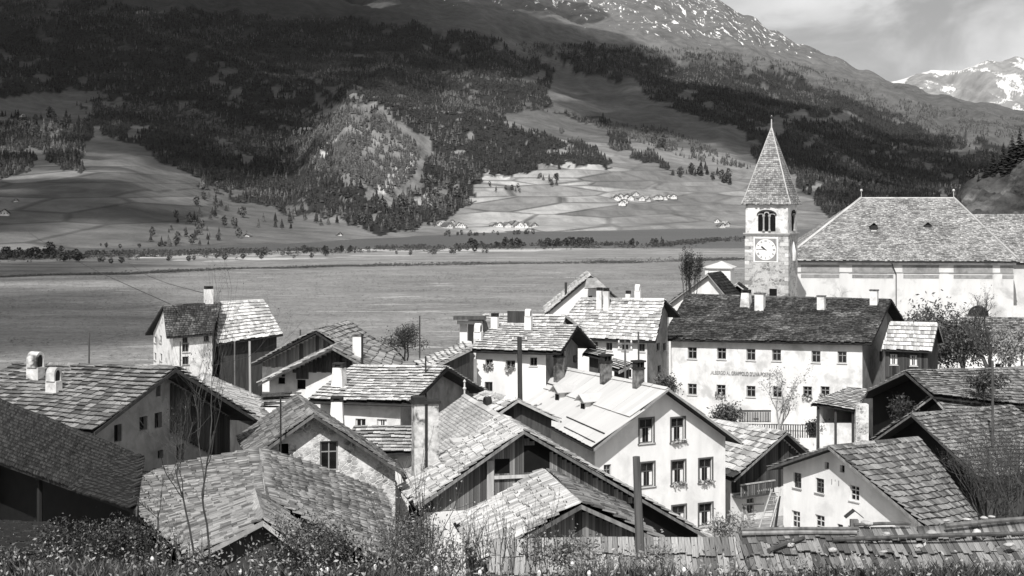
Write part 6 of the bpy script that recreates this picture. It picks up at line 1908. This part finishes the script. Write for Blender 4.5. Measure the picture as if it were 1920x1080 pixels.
tree('bush', 'dark bush in front of the open barn at the right', U((1690, 790), 122), 2.8, 12, 0.35, 3, 1500, 0.12, 0.3, 'leaf_dark', rad=0.06, stems=4, spread=0.8, cat='bush')
tree('bush', 'small bush growing on the ridge side of the open barn', U((1846, 742), 121), 2.6, 13, 0.35, 3, 1300, 0.11, 0.3, 'leaf_dark', rad=0.06, stems=4, spread=0.7, cat='bush')
tree('elder_bush', 'potted greenery beside the porch barrel', U((1535, 815), 127), 1.9, 14, 0.4, 2, 900, 0.1, 0.25, 'leaf_dark', rad=0.05, stems=3, spread=0.7, cat='bush')
for k, (px, py, hh) in enumerate(((1882, 1000, 8.2), (1852, 1000, 6.4), (1922, 1002, 8.6))):
    tree('bare_shrub', ('tall twiggy bare shrub covering the right edge of the cottage roof', 'shorter twiggy bare shrub beside the cottage roof', 'twiggy bare shrub cut off by the right edge of the picture')[k], U((px, py), 74 - k * 4), hh * 0.78, 30 + k, 0.42, 4, 900, 0.05, 0.1, 'leaf_dark', rad=0.05, stems=9, spread=0.45, up=0.14, kids=(3, 4), cat='shrub')
# saplings and bushes on the brow slope
tree('bare_sapling', 'taller bare sapling with forked trunk at the lower left', U((370, 1046), 34), 3.9, 40, 0.55, 4, 160, 0.02, 0.05, 'leaf_dark', rad=0.03, spread=0.5, up=0.12, kids=(3, 5), lean=(-0.06, 0), segs=7)
tree('bare_sapling', 'straight bare sapling beside the forked one at the lower left', U((397, 1052), 33), 4.3, 41, 0.7, 4, 160, 0.02, 0.05, 'leaf_dark', rad=0.028, spread=0.5, up=0.18, kids=(3, 5), segs=9)
tree('bare_sapling', 'thin leaning sapling before the mottled barn roof', U((292, 1048), 30), 2.0, 42, 0.6, 3, 30, 0.03, 0.05, 'leaf_dark', rad=0.022, spread=0.5, up=0.15, kids=(2, 3))
def leafy_bush(label, px, row, d, w, hgt, seed, n=5200, mat='leaf', leaf=0.05, name='elder_bush'):
    rnd = np.random.default_rng(seed)
    p = U((px, row), d)
    t = thing(name, p, label, 'bush')
    mb, tips = MB(), []
    for s in range(16):
        b = p + A(rnd.uniform(-w / 2, w / 2), rnd.uniform(-0.5, 0.5), -0.2)
        grow(b, unit(A(rnd.normal() * 0.35, rnd.normal() * 0.3, 1)), hgt * rnd.uniform(0.4, 0.68), 0.016, 2, 5, tips, rnd, mb, 0.6, 0.12, 5, (2, 4))
    mb.obj('stems', M['bark'], t, 'stuff')
    if d > 60:
        leaves(tips, rnd, n, leaf, 0.11, M[mat], 'foliage', t)
    else:
        leaves(tips, rnd, int(n * 0.75), leaf * 0.8, 0.09, M[mat], 'foliage', t)
        leaves(tips, rnd, int(n * (0.35 if mat != 'leaf_dark' else 0.14)), leaf * 0.55, 0.10, M['leaf_light'], 'young_leaves', t)
leafy_bush('sprawling leafy bush with pale leaves at the bottom centre left', 690, 1062, 27, 1.9, 1.1, 50, 4200, 'leaf', 0.034)
leafy_bush('dark leafy bush under the lean-to roof, left of the pale bush', 585, 1062, 28, 1.4, 0.95, 51, 5000, 'leaf_dark', 0.038)
leafy_bush('leafy bush with light tips right of the sprawling pale bush', 790, 1068, 25, 1.2, 0.95, 52, 3600, 'leaf', 0.03)
leafy_bush('black undergrowth below the open barn at the far left', 190, 1040, 30, 2.4, 0.8, 53, 6500, 'leaf_dark', 0.04)
leafy_bush('dark brambles in the bottom left corner', 40, 1078, 22, 1.6, 0.6, 54, 5000, 'leaf_dark', 0.034)
leafy_bush('tangled bush before the small hut at the lower left', 300, 1062, 24, 1.5, 0.3, 55, 2500, 'leaf_dark', 0.032)
leafy_bush('small leafy clump in front of the small barn gable', 1050, 1040, 30, 1.2, 0.5, 56, 1500, 'leaf', 0.045)
leafy_bush('low weeds behind the log post', 1150, 1050, 24, 1.5, 0.32, 57, 1500, 'leaf_light', 0.035)
leafy_bush('flower tubs of bright leaves beside the white house corner', 1370, 1012, 92, 2.0, 1.6, 58, 1500, 'leaf_light', 0.09)
# dry stalks
def stalks(label, px, row, d, n, hgt, seed):
    rnd = np.random.default_rng(seed)
    p = U((px, row), d)
    t = thing('dry_weed', p, label, 'weed')
    mb, tips = MB(), []
    for s in range(n):
        b = p + A(rnd.uniform(-0.35, 0.35), rnd.uniform(-0.3, 0.3), -0.1)
        grow(b, unit(A(rnd.normal() * 0.14, rnd.normal() * 0.1, 1)), hgt * rnd.uniform(0.5, 1.0), 0.008, 1, 5, tips, rnd, mb, 0.35, 0.2, 4, (2, 4))
    mb.obj('stems', M['bark'], t, 'stuff')
    leaves(tips, rnd, n * 22, 0.016, 0.012, M['straw'], 'seed_heads', t)['kind'] = 'stuff'
for k, (px, lab) in enumerate(((848, 'first clump of dry stalks right of the pale bush'), (905, 'dry stalks standing before the stone plinth of the barn'), (950, 'dry stalks in front of the small barn roof'), (770, 'tall dry stalks rising before the chimney house roof'), (1000, 'short dry stalks before the small barn gable'))):
    stalks(lab, px, 1062, 21, 9, 0.75 if k != 3 else 1.5, 60 + k)
stalks('dry brambles before the mottled barn roof at the left', 330, 1066, 20, 10, 0.6, 70)

# grass on the brow
n = 95000
gx = rng.uniform(-4.6, 4.6, n); gy = 8.0 + 6.5 * rng.uniform(0, 1, n) ** 1.3
gx = gx * (gy / 11)
keep = fbm(gx / 0.35, gy / 0.35, 3, 12) + rng.uniform(-0.2, 0.2, n) > 0.40
gx, gy = gx[keep], gy[keep]; n = len(gx)
gz = near_h(gx, gy) - 0.01
hh = (0.05 + 0.11 * fbm(gx / 0.6, gy / 0.6, 3, 15)) * rng.uniform(0.5, 1.3, n)
w = rng.uniform(0.0035, 0.008, n)
az = rng.uniform(0, 6.28, n); ln = rng.uniform(0.1, 0.75, n) * hh; la = rng.uniform(0, 6.28, n)
bx, by = np.cos(az) * w, np.sin(az) * w
V = np.empty((n, 5, 3))
V[:, 0] = np.stack([gx - bx, gy - by, gz], -1); V[:, 1] = np.stack([gx + bx, gy + by, gz], -1)
mx_, my_ = gx + np.cos(la) * ln * 0.35, gy + np.sin(la) * ln * 0.35
V[:, 2] = np.stack([mx_ + bx * .8, my_ + by * .8, gz + hh * 0.62], -1); V[:, 3] = np.stack([mx_ - bx * .8, my_ - by * .8, gz + hh * 0.62], -1)
V[:, 4] = np.stack([gx + np.cos(la) * ln, gy + np.sin(la) * ln, gz + hh], -1)
i0 = np.arange(n)[:, None] * 5
T = np.concatenate([i0 + A(0, 1, 2).astype(int), i0 + A(0, 2, 3).astype(int), i0 + A(3, 2, 4).astype(int)], 0)
tag(big_obj('brow_grass', V.reshape(-1, 3), T, M['grass_blade'], None, 'stuff'), 'rank dark grass on the brow along the bottom edge', 'grass')
# broad weed leaves among the grass
n = 5000
wx = rng.uniform(-4.4, 4.4, n); wy = 8.2 + 4.5 * rng.uniform(0, 1, n); wx = wx * wy / 11
tips = [(A(a, b, c + rng.uniform(0.03, 0.22)), UP) for a, b, c in zip(wx, wy, near_h(wx, wy))]
o = leaves(tips, np.random.default_rng(5), 9000, 0.013, 0.05, M['leaf_light'], 'brow_weeds', None)
o['kind'] = 'stuff'; tag(o, 'broad-leaved weeds growing through the brow grass', 'weeds')
# dandelion clocks
ds = MB().tube([A(0, 0, 0), A(0, 0, 0.19)], [0.003, 0.0025], 4)
stem_me = bpy.data.meshes.new('stem'); stem_me.from_pydata([tuple(map(float, v)) for v in ds.v], [], ds.f); stem_me.materials.append(M['straw'])
hd = MB().lathe(A(0, 0, 0.175), [(0.002, 0), (0.013, 0.005), (0.018, 0.018), (0.013, 0.031), (0.002, 0.036)], 10)
head_me = bpy.data.meshes.new('flower_head'); head_me.from_pydata([tuple(map(float, v)) for v in hd.v], [], hd.f); head_me.materials.append(M['puff'])
for px, py in ((600, 1072), (612, 1070), (705, 1064), (901, 1075), (283, 1049), (1072, 1058), (1284, 1070), (1105, 1076), (1225, 1078), (450, 1073), (1350, 1072), (820, 1068), (1010, 1076)):
    d = 10.6 if py < 1068 else 9.4
    p = U((px + random.uniform(-3, 3), py), d) - UP * 0.19
    t = thing('dandelion', p, 'white dandelion clock in the grass along the bottom edge', 'flower', 'dandelions in the brow grass')
    for me, nm in ((stem_me, 'stem'), (head_me, 'flower_head')):
        o = bpy.data.objects.new(nm, me); COL.objects.link(o); o.parent = t
        o.scale = (0.68, 0.68, 1.0)

# ---------------------------------------------------------------- cloud cover over the mountain
def spots_in(poly, step, r0, r1, near=False):
    xs = [q[0] for q in poly]; ys = [q[1] for q in poly]
    out = []
    for px in np.arange(min(xs), max(xs), step):
        for py in np.arange(min(ys), max(ys), step * 0.55):
            x, y = px + random.uniform(-.4, .4) * step, py + random.uniform(-.25, .25) * step
            if inpoly(A(x), A(y), poly)[0]: out.append((x, y, random.uniform(r0, r1)))
    return out
cloud('cumulus_cloud', 'broad cumulus cloud drifting over the left mountainside', spots_in([(-450, -500), (1010, -260), (1030, 0), (960, 110), (860, 150), (650, 140), (530, 200), (540, 330), (470, 370), (330, 320), (160, 250), (60, 250), (-450, 330)], 55, 85, 150), 2050, M['puff_cloud'])
cloud('cumulus_cloud', 'smaller cumulus cloud drifting over the wooded slope behind the church', spots_in([(1210, 190), (1330, 165), (1500, 200), (1690, 255), (1860, 300), (1860, 400), (1620, 410), (1520, 330), (1420, 295), (1310, 250)], 42, 60, 110), 2050, M['puff_cloud'])
cloud('shade_veil', 'thin cloud veil over the left fields, with unseen puffs added to dim the meadow', spots_in([(-300, 300), (150, 300), (330, 400), (250, 436), (-300, 436)], 60, 70, 120) + [(-150, 560, -60), (-60, 620, -55), (-240, 600, -70), (-100, 520, -75), (60, 500, -60), (-30, 570, -50), (-200, 480, -90), (20, 640, -30), (-60, 480, -80)], 2050, M['veil'])  # the meadow puffs are out of view, added only for their shade
cloud('shade_veil', 'thin veil of cloud drifting over the alpine pasture', spots_in([(1030, 60), (1180, 90), (1240, 180), (1340, 240), (1180, 240), (1040, 170)], 40, 60, 110), 2050, M['puff_cloud'])


# ---------------------------------------------------------------- thin haze in the valley air
m = bpy.data.materials.new('valley_haze')
m.use_nodes = True
nt = m.node_tree
nt.nodes.clear()
vo = nt.nodes.new('ShaderNodeVolumePrincipled')
vo.inputs['Color'].default_value = (0.9, 0.9, 0.9, 1)
vo.inputs['Density'].default_value = 0.000005
vo.inputs['Anisotropy'].default_value = 0.2
ou = nt.nodes.new('ShaderNodeOutputMaterial')
nt.links.new(vo.outputs[0], ou.inputs['Volume'])
tag(MB().box(A(-9000, -120, -80), A(20000, 0, 0), A(0, 13200, 0), A(0, 0, 1830)).obj('haze', m, None, 'stuff'), 'thin pale haze filling the valley air', 'haze')
